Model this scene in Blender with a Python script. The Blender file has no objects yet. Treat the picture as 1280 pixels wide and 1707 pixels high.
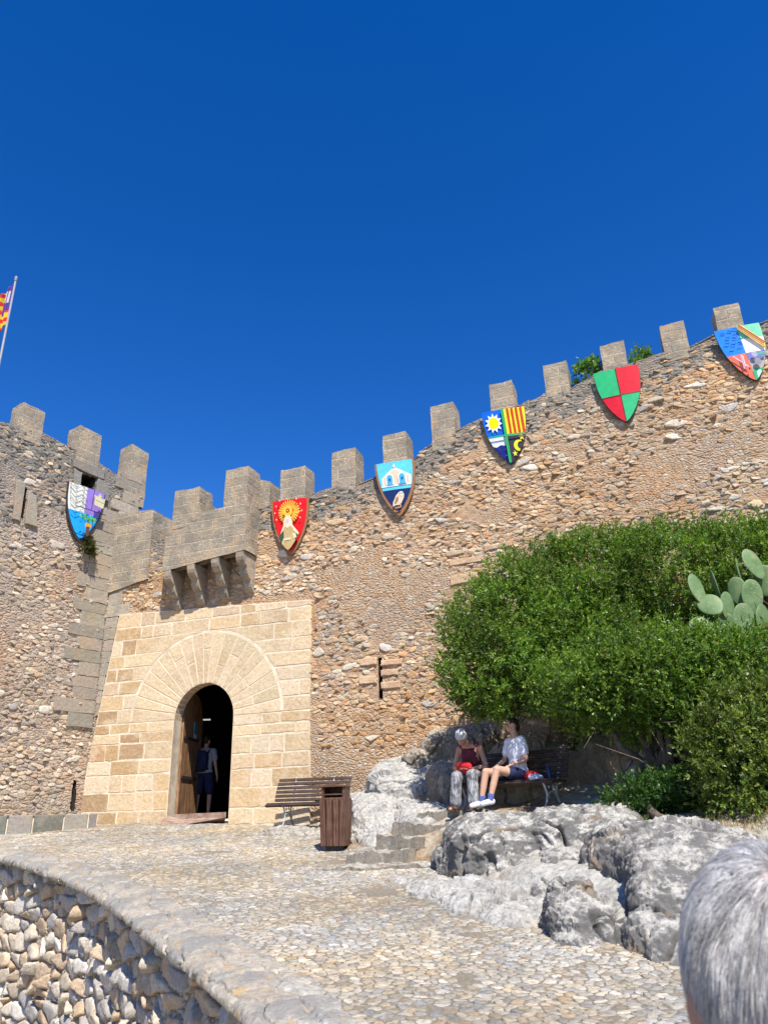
import bpy, math, random
import numpy as np
from mathutils import Vector, Matrix

R = math.radians
SC = bpy.context.scene
COL = SC.collection
rng = np.random.default_rng(7)
random.seed(7)

# ------------------------------------------------------------------ camera
PITCH, ROLL, FPX = R(22.0), R(1.5), 1250.0
cp, sp = math.cos(PITCH), math.sin(PITCH)
fwd = np.array([0, cp, sp]); up0 = np.array([0, -sp, cp]); rt0 = np.array([1.0, 0, 0])
rt = math.cos(ROLL) * rt0 - math.sin(ROLL) * up0
upv = math.cos(ROLL) * up0 + math.sin(ROLL) * rt0
cd = bpy.data.cameras.new('camera'); cam = bpy.data.objects.new('camera', cd); COL.objects.link(cam)
m = Matrix.Identity(4)
for i in range(3):
    m[i][0], m[i][1], m[i][2] = rt[i], upv[i], -fwd[i]
cam.matrix_world = m
cd.sensor_fit = 'VERTICAL'; cd.sensor_height = 36.0; cd.lens = FPX / 1707 * 36.0
cd.clip_start = 0.05; cd.clip_end = 3000
cd.dof.use_dof = True; cd.dof.focus_distance = 13.0; cd.dof.aperture_fstop = 11.0
SC.camera = cam

# ------------------------------------------------------------------ light
SUN_AZ, SUN_EL = R(15), R(53)           # azimuth to the right of straight behind the camera
to_sun = np.array([math.sin(SUN_AZ) * math.cos(SUN_EL), -math.cos(SUN_AZ) * math.cos(SUN_EL), math.sin(SUN_EL)])
sl = bpy.data.lights.new('sun', 'SUN'); sl.energy = 4.6; sl.angle = R(0.5); sl.color = (1.0, 0.955, 0.88)
so = bpy.data.objects.new('sun', sl); COL.objects.link(so)
so.rotation_euler = Vector(to_sun).to_track_quat('Z', 'Y').to_euler()
w = bpy.data.worlds.new('World'); SC.world = w; w.use_nodes = True
wn = w.node_tree.nodes; wl = w.node_tree.links
sky = wn.new('ShaderNodeTexSky'); sky.sky_type = 'NISHITA'; sky.sun_disc = False
sky.sun_elevation = SUN_EL; sky.sun_rotation = math.pi - SUN_AZ
sky.altitude = 900; sky.air_density = 1.0; sky.dust_density = 0.0; sky.ozone_density = 4.0
bg = wn['Background']; bg.inputs['Strength'].default_value = 0.1
hs = wn.new('ShaderNodeHueSaturation'); hs.inputs['Saturation'].default_value = 1.345; hs.inputs['Hue'].default_value = .5145; hs.inputs['Value'].default_value = 1.22
wl.new(sky.outputs[0], hs.inputs['Color']); wl.new(hs.outputs[0], bg.inputs[0])
SC.view_settings.view_transform = 'Standard'; SC.view_settings.look = 'None'
SC.view_settings.exposure = 0.62; SC.view_settings.gamma = 1.0
try:
    SC.view_settings.use_curve_mapping = False
except Exception:
    pass

# ------------------------------------------------------------------ picture -> place helpers (reference is 1280 x 1707)
def ray(px, py):
    return fwd + rt * ((px - 640) / FPX) + upv * ((853.5 - py) / FPX)
def at_y(px, py, Y):
    d = ray(px, py); return d * (Y / d[1])
def at_z(px, py, z):
    d = ray(px, py); return d * (z / d[2])
RZ0, RZS = -1.77, 0.10                   # ramp: z = RZ0 + RZS * Y
def ramp_z(Y): return RZ0 + RZS * np.minimum(Y, 17.3)
def hit_ramp(px, py, dz=0.0):
    d = ray(px, py); return d * ((RZ0 + dz) / (d[2] - RZS * d[1]))

class Plane:                             # a vertical wall face with (s, z) coordinates
    def __init__(self, o, yaw):
        self.o = np.array([o[0], o[1], 0.0]); self.d = np.array([math.cos(yaw), math.sin(yaw), 0.0])
        self.n = np.array([math.sin(yaw), -math.cos(yaw), 0.0])     # towards the viewer
    def hit(self, px, py, off=0.0):
        d = ray(px, py); p0 = self.o + self.n * off
        p = d * (p0.dot(self.n) / d.dot(self.n)); q = p - self.o
        return np.array([q.dot(self.d), p[2]])
    def W(self, s, z, off=0.0):
        s = np.asarray(s, float); z = np.asarray(z, float); off = np.asarray(off, float)
        s, z, off = np.broadcast_arrays(s, z, off)
        r = self.o + s[..., None] * self.d + off[..., None] * self.n
        r = r.copy(); r[..., 2] = z
        return r
GW = Plane((-4.3, 17.0), R(-20))         # curtain wall with the gate
c_in = GW.hit(181, 997); cw = GW.W(c_in[0], 0)
TW = Plane((cw[0], cw[1]), R(56))        # tower face; s = 0 at the inner corner, negative towards the viewer

# ------------------------------------------------------------------ numpy noise
_perm = np.random.default_rng(3).permutation(4096)
def _h(ix, iy, iz):
    return _perm[(_perm[(_perm[ix & 4095] + iy) & 4095] + iz) & 4095]
def gnoise(p):
    p = np.asarray(p, float); i = np.floor(p).astype(int); f = p - i
    u = f * f * f * (f * (f * 6 - 15) + 10); r = 0
    for dx in (0, 1):
        for dy in (0, 1):
            for dz in (0, 1):
                h = _h(i[..., 0] + dx, i[..., 1] + dy, i[..., 2] + dz)
                a = h * 2.399963; zc = (h * 0.61803) % 2 - 1; rr = np.sqrt(np.maximum(0, 1 - zc * zc))
                g = rr * np.cos(a) * (f[..., 0] - dx) + rr * np.sin(a) * (f[..., 1] - dy) + zc * (f[..., 2] - dz)
                w_ = (u[..., 0] if dx else 1 - u[..., 0]) * (u[..., 1] if dy else 1 - u[..., 1]) * (u[..., 2] if dz else 1 - u[..., 2])
                r = r + g * w_
    return r
def fbm(p, octv=4, lac=2.1, gain=0.5, ridge=False):
    p = np.asarray(p, float); a, r = 1.0, 0
    for k in range(octv):
        n = gnoise(p + 17.3 * k)
        r = r + a * ((0.5 - 2 * np.abs(n)) if ridge else n); p = p * lac; a *= gain
    return r

# ------------------------------------------------------------------ object helpers
def tag(o, label=None, cat=None, group=None, kind=None):
    if label: o['label'] = label
    if cat: o['category'] = cat
    if group: o['group'] = group
    if kind: o['kind'] = kind
    return o
def thing(name, label, cat, loc=(0, 0, 0), rz=0.0, group=None):
    o = bpy.data.objects.new(name, None); COL.objects.link(o); o.location = loc; o.rotation_euler = (0, 0, rz)
    o.empty_display_size = 0.1
    return tag(o, label, cat, group)
def link(name, me, mat, parent=None, world=True):
    o = bpy.data.objects.new(name, me); COL.objects.link(o)
    for mt in (mat if isinstance(mat, (list, tuple)) else [mat]):
        if mt: me.materials.append(mt)
    if parent is not None:
        o.parent = parent
        if world:       # mesh given in world coordinates
            pm = Matrix.Translation(parent.location) @ parent.rotation_euler.to_matrix().to_4x4()
            if parent.parent: pass
            o.matrix_parent_inverse = pm.inverted() if parent.type == 'EMPTY' else Matrix.Identity(4)
    return o
def np_mesh(name, V, F, uv=None, fcol=None, smooth=False, vatt=None):
    """V (n,3); F (m,k) array of equal polygons; uv (n,2) per vertex; fcol (m,3) per face"""
    V = np.asarray(V, np.float32); F = np.asarray(F, np.int32); k = F.shape[1]
    me = bpy.data.meshes.new(name); me.vertices.add(len(V)); me.vertices.foreach_set('co', V.ravel())
    me.loops.add(F.size); me.loops.foreach_set('vertex_index', F.ravel())
    me.polygons.add(len(F)); me.polygons.foreach_set('loop_start', np.arange(len(F), dtype=np.int32) * k)
    if uv is not None:
        ul = me.uv_layers.new(name='UVMap'); ul.data.foreach_set('uv', np.asarray(uv, np.float32)[F.ravel()].ravel())
    if fcol is not None:
        at = me.attributes.new('Col', 'FLOAT_COLOR', 'FACE')
        at.data.foreach_set('color', np.c_[np.asarray(fcol, np.float32), np.ones(len(F), np.float32)].ravel())
    for nm, arr in (vatt or {}).items():
        at = me.attributes.new(nm, 'FLOAT', 'POINT'); at.data.foreach_set('value', np.asarray(arr, np.float32))
    me.update(calc_edges=True); me.validate()
    if smooth: me.polygons.foreach_set('use_smooth', np.ones(len(me.polygons), bool))
    return me
def grid_faces(nu, nv):
    i = np.arange(nu - 1)[:, None] * nv + np.arange(nv - 1)[None, :]
    return np.stack([i, i + nv, i + nv + 1, i + 1], -1).reshape(-1, 4)
class MB:
    """collects polygons of one mesh: vertices, faces, face colours and metric uv"""
    def __init__(s): s.v = []; s.f = []; s.c = []; s.m = []
    def add(s, vs, fs, col=(0.5, 0.5, 0.5), mi=0):
        b = len(s.v); s.v += [tuple(map(float, q)) for q in vs]
        for f in fs: s.f.append([b + i for i in f]); s.c.append(col); s.m.append(mi)
    def box(s, c, h, col=(.5, .5, .5), rot=None, mi=0):
        c = np.array(c, float); q = []
        for x in (-1, 1):
            for y in (-1, 1):
                for z in (-1, 1):
                    o = np.array([x * h[0], y * h[1], z * h[2]])
                    if rot is not None: o = np.array(rot) @ o
                    q.append(c + o)
        s.add(q, [[0, 1, 3, 2], [4, 6, 7, 5], [0, 4, 5, 1], [2, 3, 7, 6], [0, 2, 6, 4], [1, 5, 7, 3]], col, mi)
    def prism(s, front, back, col=(.5, .5, .5), mi=0, cap_back=True):
        n = len(front); s.add(list(front) + list(back),
            [list(range(n))] + ([list(range(2 * n - 1, n - 1, -1))] if cap_back else []) + [[(i + 1) % n, i, n + i, n + (i + 1) % n] for i in range(n)], col, mi)
    def tube(s, pts, rad, n=8, col=(.5, .5, .5), mi=0, closed=False):
        pts = [np.array(p, float) for p in pts]; rad = rad if hasattr(rad, '__len__') else [rad] * len(pts)
        vs = []; ref = np.array([0.13, 0.21, 0.97])
        for i, p in enumerate(pts):
            t = pts[min(i + 1, len(pts) - 1)] - pts[max(i - 1, 0)]; t = t / (np.linalg.norm(t) + 1e-9)
            r_ = ref if abs(t.dot(ref)) < .95 else np.array([1., 0, 0])
            a = np.cross(t, r_); a /= np.linalg.norm(a); b = np.cross(t, a)
            for k in range(n):
                an = 2 * math.pi * k / n; vs.append(p + rad[i] * (math.cos(an) * a + math.sin(an) * b))
        L = len(pts)
        fs = [[i * n + k, i * n + (k + 1) % n, (i + 1) * n + (k + 1) % n, (i + 1) * n + k] for i in range(L - 1) for k in range(n)]
        fs += [list(range(n - 1, -1, -1)), [(L - 1) * n + k for k in range(n)]]
        s.add(vs, fs, col, mi)
    def cap(s, p0, p1, r0, r1, n=12, flat=1.0, col=(.5, .5, .5), mi=0):
        """tapered capsule"""
        p0 = np.array(p0, float); p1 = np.array(p1, float); t = p1 - p0; L = np.linalg.norm(t) + 1e-9; t = t / L
        pts, rad = [], []
        for k in range(5):
            a = math.pi / 2 * (1 - k / 4); pts.append(p0 - t * r0 * math.sin(a)); rad.append(max(r0 * math.cos(a), r0 * .08))
        for k in range(5):
            a = math.pi / 2 * (k / 4); pts.append(p1 + t * r1 * math.sin(a)); rad.append(max(r1 * math.cos(a), r1 * .08))
        s.tube(pts, rad, n, col, mi)
    def ell(s, c, r, rot=None, nu=14, nv=9, col=(.5, .5, .5), mi=0, pw=1.0):
        c = np.array(c, float); vs = []; fs = []
        rot = np.eye(3) if rot is None else np.array(rot)
        sg = lambda x: math.copysign(abs(x) ** pw, x)
        for i in range(nv + 1):
            th = math.pi * i / nv
            for k in range(nu):
                ph = 2 * math.pi * k / nu
                q = np.array([r[0] * sg(math.sin(th)) * sg(math.cos(ph)), r[1] * sg(math.sin(th)) * sg(math.sin(ph)), r[2] * sg(math.cos(th))])
                vs.append(c + rot @ q)
        for i in range(nv):
            for k in range(nu):
                fs.append([i * nu + k, (i + 1) * nu + k, (i + 1) * nu + (k + 1) % nu, i * nu + (k + 1) % nu])
        s.add(vs, fs, col, mi)
    def mesh(s, name, smooth=False, uv=True):
        me = bpy.data.meshes.new(name); me.from_pydata(s.v, [], s.f)
        at = me.attributes.new('Col', 'FLOAT_COLOR', 'FACE')
        if len(me.polygons) == len(s.c):
            at.data.foreach_set('color', np.array([(c[0], c[1], c[2], 1.0) for c in s.c], np.float32).ravel())
            me.polygons.foreach_set('material_index', np.array(s.m, np.int32))
        me.update()
        if uv: box_uv(me)
        if smooth: me.polygons.foreach_set('use_smooth', np.ones(len(me.polygons), bool))
        return me
    def build(s, name, mat, parent=None, smooth=False, uv=True, world=True):
        return link(name, s.mesh(name, smooth, uv), mat, parent, world)
def box_uv(me, d=None):
    """metric cubic uv"""
    if not me.uv_layers: me.uv_layers.new(name='UVMap')
    uvs = np.zeros((len(me.loops), 2), np.float32)
    vs = np.zeros(len(me.vertices) * 3, np.float32); me.vertices.foreach_get('co', vs); vs = vs.reshape(-1, 3)
    for p in me.polygons:
        n = p.normal
        if abs(n.z) > .8: a, b = Vector((1, 0, 0)), Vector((0, 1, 0))
        else:
            a = Vector((-n.y, n.x, 0)).normalized(); b = Vector((0, 0, 1))
        for li in p.loop_indices:
            co = vs[me.loops[li].vertex_index]
            uvs[li] = (co[0] * a[0] + co[1] * a[1], co[0] * b[0] + co[1] * b[1] + co[2] * b[2])
    me.uv_layers[0].data.foreach_set('uv', uvs.ravel())
def remeshed(mb, voxel, smooth_it=2):
    """one continuous skin round everything collected in mb"""
    me = bpy.data.meshes.new('tmp'); me.from_pydata(mb.v, [], mb.f); o = bpy.data.objects.new('tmp', me); COL.objects.link(o)
    md = o.modifiers.new('r', 'REMESH'); md.mode = 'VOXEL'; md.voxel_size = voxel; md.use_smooth_shade = True
    if smooth_it:
        sm = o.modifiers.new('s', 'SMOOTH'); sm.factor = .5; sm.iterations = smooth_it
    dg = bpy.context.evaluated_depsgraph_get(); dg.update()
    out = bpy.data.meshes.new_from_object(o.evaluated_get(dg)); bpy.data.objects.remove(o); bpy.data.meshes.remove(me)
    return out
def verts_of(me):
    v = np.zeros(len(me.vertices) * 3, np.float32); me.vertices.foreach_get('co', v); n = np.zeros_like(v)
    me.vertices.foreach_get('normal', n); return v.reshape(-1, 3).astype(float), n.reshape(-1, 3).astype(float)
def set_verts(me, v):
    me.vertices.foreach_set('co', np.asarray(v, np.float32).ravel()); me.update()
def bevel(o, wd, seg=2):
    b = o.modifiers.new('bevel', 'BEVEL'); b.width = wd; b.segments = seg; b.limit_method = 'ANGLE'; return o
def copy_tree(o, parent=None):
    c = o.copy(); COL.objects.link(c); c.parent = parent
    for ch in list(o.children): copy_tree(ch, c)
    return c
def clip(poly, convex):
    """Sutherland-Hodgman against a convex ccw polygon"""
    out = [np.array(p, float) for p in poly]
    for i in range(len(convex)):
        a = np.array(convex[i]); b = np.array(convex[(i + 1) % len(convex)]); e = b - a
        ins = lambda q: e[0] * (q[1] - a[1]) - e[1] * (q[0] - a[0]) >= -1e-9
        src, out = out, []
        for j in range(len(src)):
            p, q = src[j - 1], src[j]; ip, iq = ins(p), ins(q)
            if ip != iq:
                d = q - p; den = e[0] * d[1] - e[1] * d[0]
                t = -(e[0] * (p[1] - a[1]) - e[1] * (p[0] - a[0])) / den if abs(den) > 1e-12 else 0
                out.append(p + d * t)
            if iq: out.append(q)
        if not out: return []
    return out
def shrink(poly, g):
    c = np.mean(poly, 0); out = []
    n = len(poly); poly = [np.array(p) for p in poly]
    ar = sum(poly[i][0] * poly[(i + 1) % n][1] - poly[(i + 1) % n][0] * poly[i][1] for i in range(n))
    sg = 1 if ar > 0 else -1
    for i in range(n):
        a = poly[i] - poly[i - 1]; b = poly[(i + 1) % n] - poly[i]
        a = a / (np.linalg.norm(a) + 1e-9); b = b / (np.linalg.norm(b) + 1e-9)
        na = sg * np.array([-a[1], a[0]]); nb = sg * np.array([-b[1], b[0]]); k = na + nb
        k = k / max(.4, k.dot(na)) if np.linalg.norm(k) > 1e-6 else na
        out.append(poly[i] + k * g)
    return out

NB = sorted([(a, b) for a in (-2, -1, 0, 1, 2) for b in (-2, -1, 0, 1, 2) if (a or b) and abs(a) + abs(b) < 4], key=lambda t: t[0] ** 2 + t[1] ** 2)
def cells(u0, u1, v0, v1, w_, h_, jt, seed, rowshift=.5, keep=None):
    """irregular stone outlines: cells of a jittered brick lattice, as polygons in (u, v)"""
    r_ = random.Random(seed); nu, nv = int((u1 - u0) / w_) + 3, int((v1 - v0) / h_) + 3; P = {}
    for j in range(-1, nv):
        for i in range(-1, nu):
            P[i, j] = (u0 + (i + (j % 2) * rowshift + r_.uniform(-jt, jt)) * w_, v0 + (j + r_.uniform(-jt, jt)) * h_)
    out = []; asp = w_ / h_; ok = None
    if keep: A = np.array(list(P.values())); ok = dict(zip(P.keys(), keep(A[:, 0], A[:, 1])))
    for (i, j), (x, y) in P.items():
        if not (u0 <= x <= u1 and v0 <= y <= v1) or (ok and not ok[i, j]): continue
        y_ = y * asp; poly = [(x - 2 * w_, y_ - 2 * w_), (x + 2 * w_, y_ - 2 * w_), (x + 2 * w_, y_ + 2 * w_), (x - 2 * w_, y_ + 2 * w_)]
        for di, dj in NB:
            if 1:
                q = P.get((i + di, j + dj))
                if q is None: continue
                nx, ny = q[0] - x, q[1] * asp - y_; c = nx * (x + nx / 2) + ny * (y_ + ny / 2); res = []; n = len(poly)
                dd = [nx * a + ny * b - c for a, b in poly]
                if max(dd) <= 0: continue
                for k in range(n):
                    a, b = poly[k - 1], poly[k]; da, db = dd[k - 1], dd[k]
                    if (da <= 0) != (db <= 0):
                        t = da / (da - db); res.append((a[0] + (b[0] - a[0]) * t, a[1] + (b[1] - a[1]) * t))
                    if db <= 0: res.append(b)
                poly = res
                if len(poly) < 3: break
            if len(poly) < 3: break
        if len(poly) >= 3: out.append([(a, b / asp) for a, b in poly])
    return out
def stones(polys, gap, depth, cols, seed, npt=12, bury=.03, tilt=.25, colfn=None, rnd=.1, rings=((1.0, -1), (.97, .55), (.88, .92), (.5, 1.0))):
    """domed, tilted stones over the outlines; returns uvd vertices, quads and face colours"""
    r_ = np.random.default_rng(seed); V = []; C = []; CN = []; m_ = npt // 2
    cols = np.array(cols)
    for poly in polys:
        p = np.array(poly); c = p.mean(0); q = []
        q = np.concatenate([p * (1 - rnd) + np.roll(p, -1, 0) * rnd, p * rnd + np.roll(p, -1, 0) * (1 - rnd)], 1).reshape(-1, 2)      # rounded corners
        d = np.linalg.norm(np.roll(q, -1, 0) - q, axis=1); t = np.r_[0, np.cumsum(d)]; qq = np.vstack([q, q[:1]]); x = np.linspace(0, t[-1], npt, endpoint=False)
        q = np.stack([np.interp(x, t, qq[:, k]) for k in (0, 1)], -1); r = q - c; L = np.linalg.norm(r, axis=1)[:, None] + 1e-6
        g = gap * r_.uniform(.5, 1.6); r = r * np.maximum(.35, 1 - g / L) * (1 + .05 * r_.normal(size=(npt, 1)))
        dep = depth * r_.uniform(.45, 1.25); size = L.mean(); tl_ = r_.normal(size=2) * tilt * dep / size
        for sc_, h in rings:
            rr = r * sc_; z = np.full(npt, -bury) if h < 0 else dep * h * (.85 + .3 * r_.random(npt)) + rr @ tl_
            V.append(np.c_[c + rr, z])
        V.append(np.array([[c[0], c[1], dep * 1.02]])); k = cols[r_.integers(len(cols))] * r_.uniform(.82, 1.18)
        C.append(k); CN.append(c)
    C = np.array(C)
    if colfn: C = colfn(np.array(CN), C, r_)
    n = len(polys); st = npt * 4 + 1; F = []
    for k in range(3):
        i = np.arange(npt); F.append(np.stack([k * npt + i, k * npt + (i + 1) % npt, (k + 1) * npt + (i + 1) % npt, (k + 1) * npt + i], -1))
    i = np.arange(0, npt, 2); F.append(np.stack([3 * npt + i, 3 * npt + i + 1, 3 * npt + (i + 2) % npt, np.full(m_, 4 * npt)], -1))
    F = np.concatenate(F); nf = len(F); F = (F[None] + (np.arange(n) * st)[:, None, None]).reshape(-1, 4)
    V = np.concatenate(V); V[:, 2] += .22 * depth * fbm(np.c_[V[:, :2] * 22, V[:, 2] * 8], 3) * (V[:, 2] > -bury * .9); V[:, :2] += .012 * np.stack([gnoise(np.c_[V[:, :2] * 18, V[:, 2] * 0 + 5 * k]) for k in (0, 1)], -1)
    return V, F, np.repeat(np.clip(np.array(C), .01, .9), nf, 0)
# ------------------------------------------------------------------ materials
class Mt:
    def __init__(s, name, rough=.85, disp=False):
        s.m = bpy.data.materials.new(name); s.m.use_nodes = True; s.nt = s.m.node_tree
        s.b = s.nt.nodes['Principled BSDF']; s.o = s.nt.nodes['Material Output']; s.b.inputs['Roughness'].default_value = rough
        s.b.inputs['Specular IOR Level'].default_value = .25
        if disp: s.m.displacement_method = 'BOTH'
    def put(s, sock, v):
        if hasattr(v, 'is_output'): s.nt.links.new(v, sock)
        elif v is not None:
            if hasattr(sock.default_value, '__len__') and not hasattr(v, '__len__'): v = [v] * len(sock.default_value)
            if hasattr(v, '__len__') and len(v) == 3 and len(sock.default_value) == 4: v = (*v, 1)
            sock.default_value = v
    def n(s, typ, out=0, props=None, **k):
        nd = s.nt.nodes.new('ShaderNode' + typ)
        for a, v in (props or {}).items(): setattr(nd, a, v)
        for a, v in k.items(): s.put(nd.inputs[int(a[1:])] if a[0] == 'i' and a[1:].isdigit() else nd.inputs[a.replace('_', ' ')], v)
        return nd.outputs[out]
    def math(s, op, a, b=0.0, c=None):
        nd = s.nt.nodes.new('ShaderNodeMath'); nd.operation = op; s.put(nd.inputs[0], a); s.put(nd.inputs[1], b)
        if c is not None: s.put(nd.inputs[2], c)
        return nd.outputs[0]
    def vm(s, op, a, b):
        nd = s.nt.nodes.new('ShaderNodeVectorMath'); nd.operation = op; s.put(nd.inputs[0], a); s.put(nd.inputs[1], b); return nd.outputs[0]
    def mix(s, f, a, b, mode='MIX'):
        nd = s.nt.nodes.new('ShaderNodeMix'); nd.data_type = 'RGBA'; nd.blend_type = mode
        s.put(nd.inputs[0], f); s.put(nd.inputs[6], a); s.put(nd.inputs[7], b); return nd.outputs[2]
    def ss(s, x, a, b, lo=0.0, hi=1.0):
        nd = s.nt.nodes.new('ShaderNodeMapRange'); nd.interpolation_type = 'SMOOTHSTEP'
        for i, v in enumerate((x, a, b, lo, hi)): s.put(nd.inputs[i], v)
        return nd.outputs[0]
    def ramp(s, f, stops, mode='LINEAR'):
        nd = s.nt.nodes.new('ShaderNodeValToRGB'); cr = nd.color_ramp; cr.interpolation = mode
        while len(cr.elements) < len(stops): cr.elements.new(.5)
        for e, (p, c) in zip(cr.elements, stops): e.position = p; e.color = (*c, 1)
        s.put(nd.inputs[0], f); return nd.outputs[0]
    def noise(s, v, sc, det=4, rough=.55, out=0, dim='3D'):
        return s.n('TexNoise', out, {'noise_dimensions': dim}, Vector=v, Scale=sc, Detail=det, Roughness=rough)
    def vor(s, v, feat='F1', out='Color', rand=1.0, dim='2D'):
        nd = s.nt.nodes.new('ShaderNodeTexVoronoi'); nd.voronoi_dimensions = dim; nd.feature = feat
        s.put(nd.inputs['Vector'], v); nd.inputs['Scale'].default_value = 1.0; nd.inputs['Randomness'].default_value = rand
        return nd.outputs[out]
    def uv(s): return s.n('UVMap')
    def obj(s): return s.n('TexCoord', 3)
    def att(s, name, out=0): return s.n('Attribute', out, {'attribute_name': name})
    def color(s, c): s.put(s.b.inputs['Base Color'], c)
    def bump(s, h, st=.5, dist=.02):
        nd = s.nt.nodes.new('ShaderNodeBump'); s.put(nd.inputs['Height'], h); nd.inputs['Strength'].default_value = st
        nd.inputs['Distance'].default_value = dist; s.nt.links.new(nd.outputs[0], s.b.inputs['Normal'])
    def disp(s, h, sc, mid=.5):
        nd = s.nt.nodes.new('ShaderNodeDisplacement'); s.put(nd.inputs['Height'], h); nd.inputs['Scale'].default_value = sc
        nd.inputs['Midlevel'].default_value = mid; s.nt.links.new(nd.outputs[0], s.o.inputs['Displacement'])

def rubble(name, pal, mortar, w1, h1, w2, h2, scale, patina=(.2, .185, .16), plaster=.56, joint=.3, warp=.12):
    """bed of mortar and small chips between the big stones"""
    t = Mt(name, .95, True); u = t.uv(); H = (.5, .5, .5)
    q = t.vm('ADD', u, t.vm('MULTIPLY', t.vm('SUBTRACT', t.noise(u, 2.3, 3, out=1), H), (warp * 1.6, warp, 0)))
    q = t.vm('ADD', q, t.vm('MULTIPLY', t.vm('SUBTRACT', t.noise(u, 11, 3, out=1), H), (.09, .06, 0)))
    a = t.vm('MULTIPLY', q, (1 / w1, 1 / h1, 1)); b = t.vm('MULTIPLY', q, (1 / w2, 1 / h2, 1))
    msk = t.ss(t.noise(u, 1.1, 3), .44, .56)
    cc = t.mix(msk, t.vor(a), t.vor(b)); ea = t.vor(a, 'DISTANCE_TO_EDGE', 'Distance'); eb = t.vor(b, 'DISTANCE_TO_EDGE', 'Distance')
    ed = t.math('MULTIPLY_ADD', t.math('SUBTRACT', eb, ea), msk, ea)
    sx = t.n('SeparateColor', 0, None, Color=cc).node; r0, r1 = sx.outputs[0], sx.outputs[1]
    fine = t.noise(u, 24, 7, .7); mid = t.noise(u, 7, 5, .6); big = t.noise(u, .42, 4, .6)
    stone = t.mix(1.0, t.ramp(r0, pal), t.ramp(fine, [(.25, (.5, .48, .45)), (.75, (1.4, 1.38, 1.35))]), 'MULTIPLY')
    pl = t.ss(t.noise(u, .55, 5, .6), plaster, plaster + .09)
    jt = t.ss(ed, .0, joint); vis = t.math('MULTIPLY', jt, t.math('SUBTRACT', 1.0, t.math('MULTIPLY', pl, .92)))
    mcol = t.mix(t.ss(mid, .35, .65), mortar, tuple(c * k for c, k in zip(mortar, (.72, .66, .62))))
    mcol = t.mix(t.ss(fine, .55, .7, 0, .5), mcol, tuple(min(.8, c * 1.45) for c in mortar))
    col = t.mix(t.ss(vis, .1, .7), mcol, stone)
    col = t.mix(1.0, col, t.ramp(big, [(.36, (1.02, .88, .76)), (.5, (1, 1, .98)), (.62, (.92, .94, .98))]), 'MULTIPLY')
    pt = t.math('ADD', t.att('pat', 2), t.math('MULTIPLY_ADD', t.noise(u, 1.6, 6, .65), 1.6, -.8))
    gcol = t.mix(1.0, patina, t.ramp(fine, [(.25, (.6, .6, .6)), (.8, (1.5, 1.5, 1.48))]), 'MULTIPLY')
    col = t.mix(t.ss(pt, .42, .68, 0, .8), col, gcol)
    t.color(col)
    hgt = t.math('ADD', t.math('MULTIPLY', vis, t.math('MULTIPLY_ADD', r1, .6, .15)), t.math('MULTIPLY', fine, .5))
    hgt = t.math('ADD', hgt, t.math('MULTIPLY', mid, .7))
    t.disp(hgt, scale, .95)
    return t.m
def stonemat(name):
    t = Mt(name, .93); o = t.obj(); f = t.noise(o, 26, 7, .68); g = t.noise(o, 7, 4, .6)
    c = t.mix(1.0, t.att('Col'), t.ramp(f, [(.25, (.58, .56, .53)), (.75, (1.33, 1.32, 1.3))]), 'MULTIPLY')
    c = t.mix(t.ss(g, .5, .68, 0, .45), c, t.mix(1.0, t.att('Col'), (.6, .55, .52), 'MULTIPLY'))
    c = t.mix(t.ss(t.noise(o, 15, 3), .66, .72, 0, .5), c, (.6, .58, .53))
    t.color(c); t.bump(f, .7, .025); return t.m
WARM = [(0, (.36, .24, .15)), (.2, (.44, .30, .18)), (.4, (.50, .37, .24)), (.55, (.36, .32, .28)), (.68, (.50, .41, .30)), (.8, (.42, .27, .16)), (.92, (.58, .52, .43)), (1, (.34, .30, .26))]
GREYW = [(0, (.30, .25, .2)), (.25, (.38, .32, .26)), (.45, (.28, .26, .23)), (.65, (.45, .38, .3)), (.8, (.4, .3, .22)), (.92, (.52, .47, .4)), (1, (.26, .24, .22))]
M = {}
M['wall'] = rubble('rubble_masonry', WARM, (.52, .365, .235), .14, .06, .08, .045, .036, plaster=.53)
M['tower'] = rubble('tower_masonry', GREYW, (.50, .395, .315), .14, .065, .09, .05, .04, plaster=.58)
RET = [(0, (.52, .46, .37)), (.2, (.60, .54, .45)), (.4, (.44, .42, .39)), (.55, (.64, .58, .49)), (.7, (.52, .40, .28)), (.85, (.66, .63, .58)), (1, (.46, .44, .42))]
M['retain'] = rubble('retaining_masonry', RET, (.44, .33, .21), .09, .10, .06, .06, .06, plaster=.5)
M['stone'] = stonemat('fieldstone')

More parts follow.
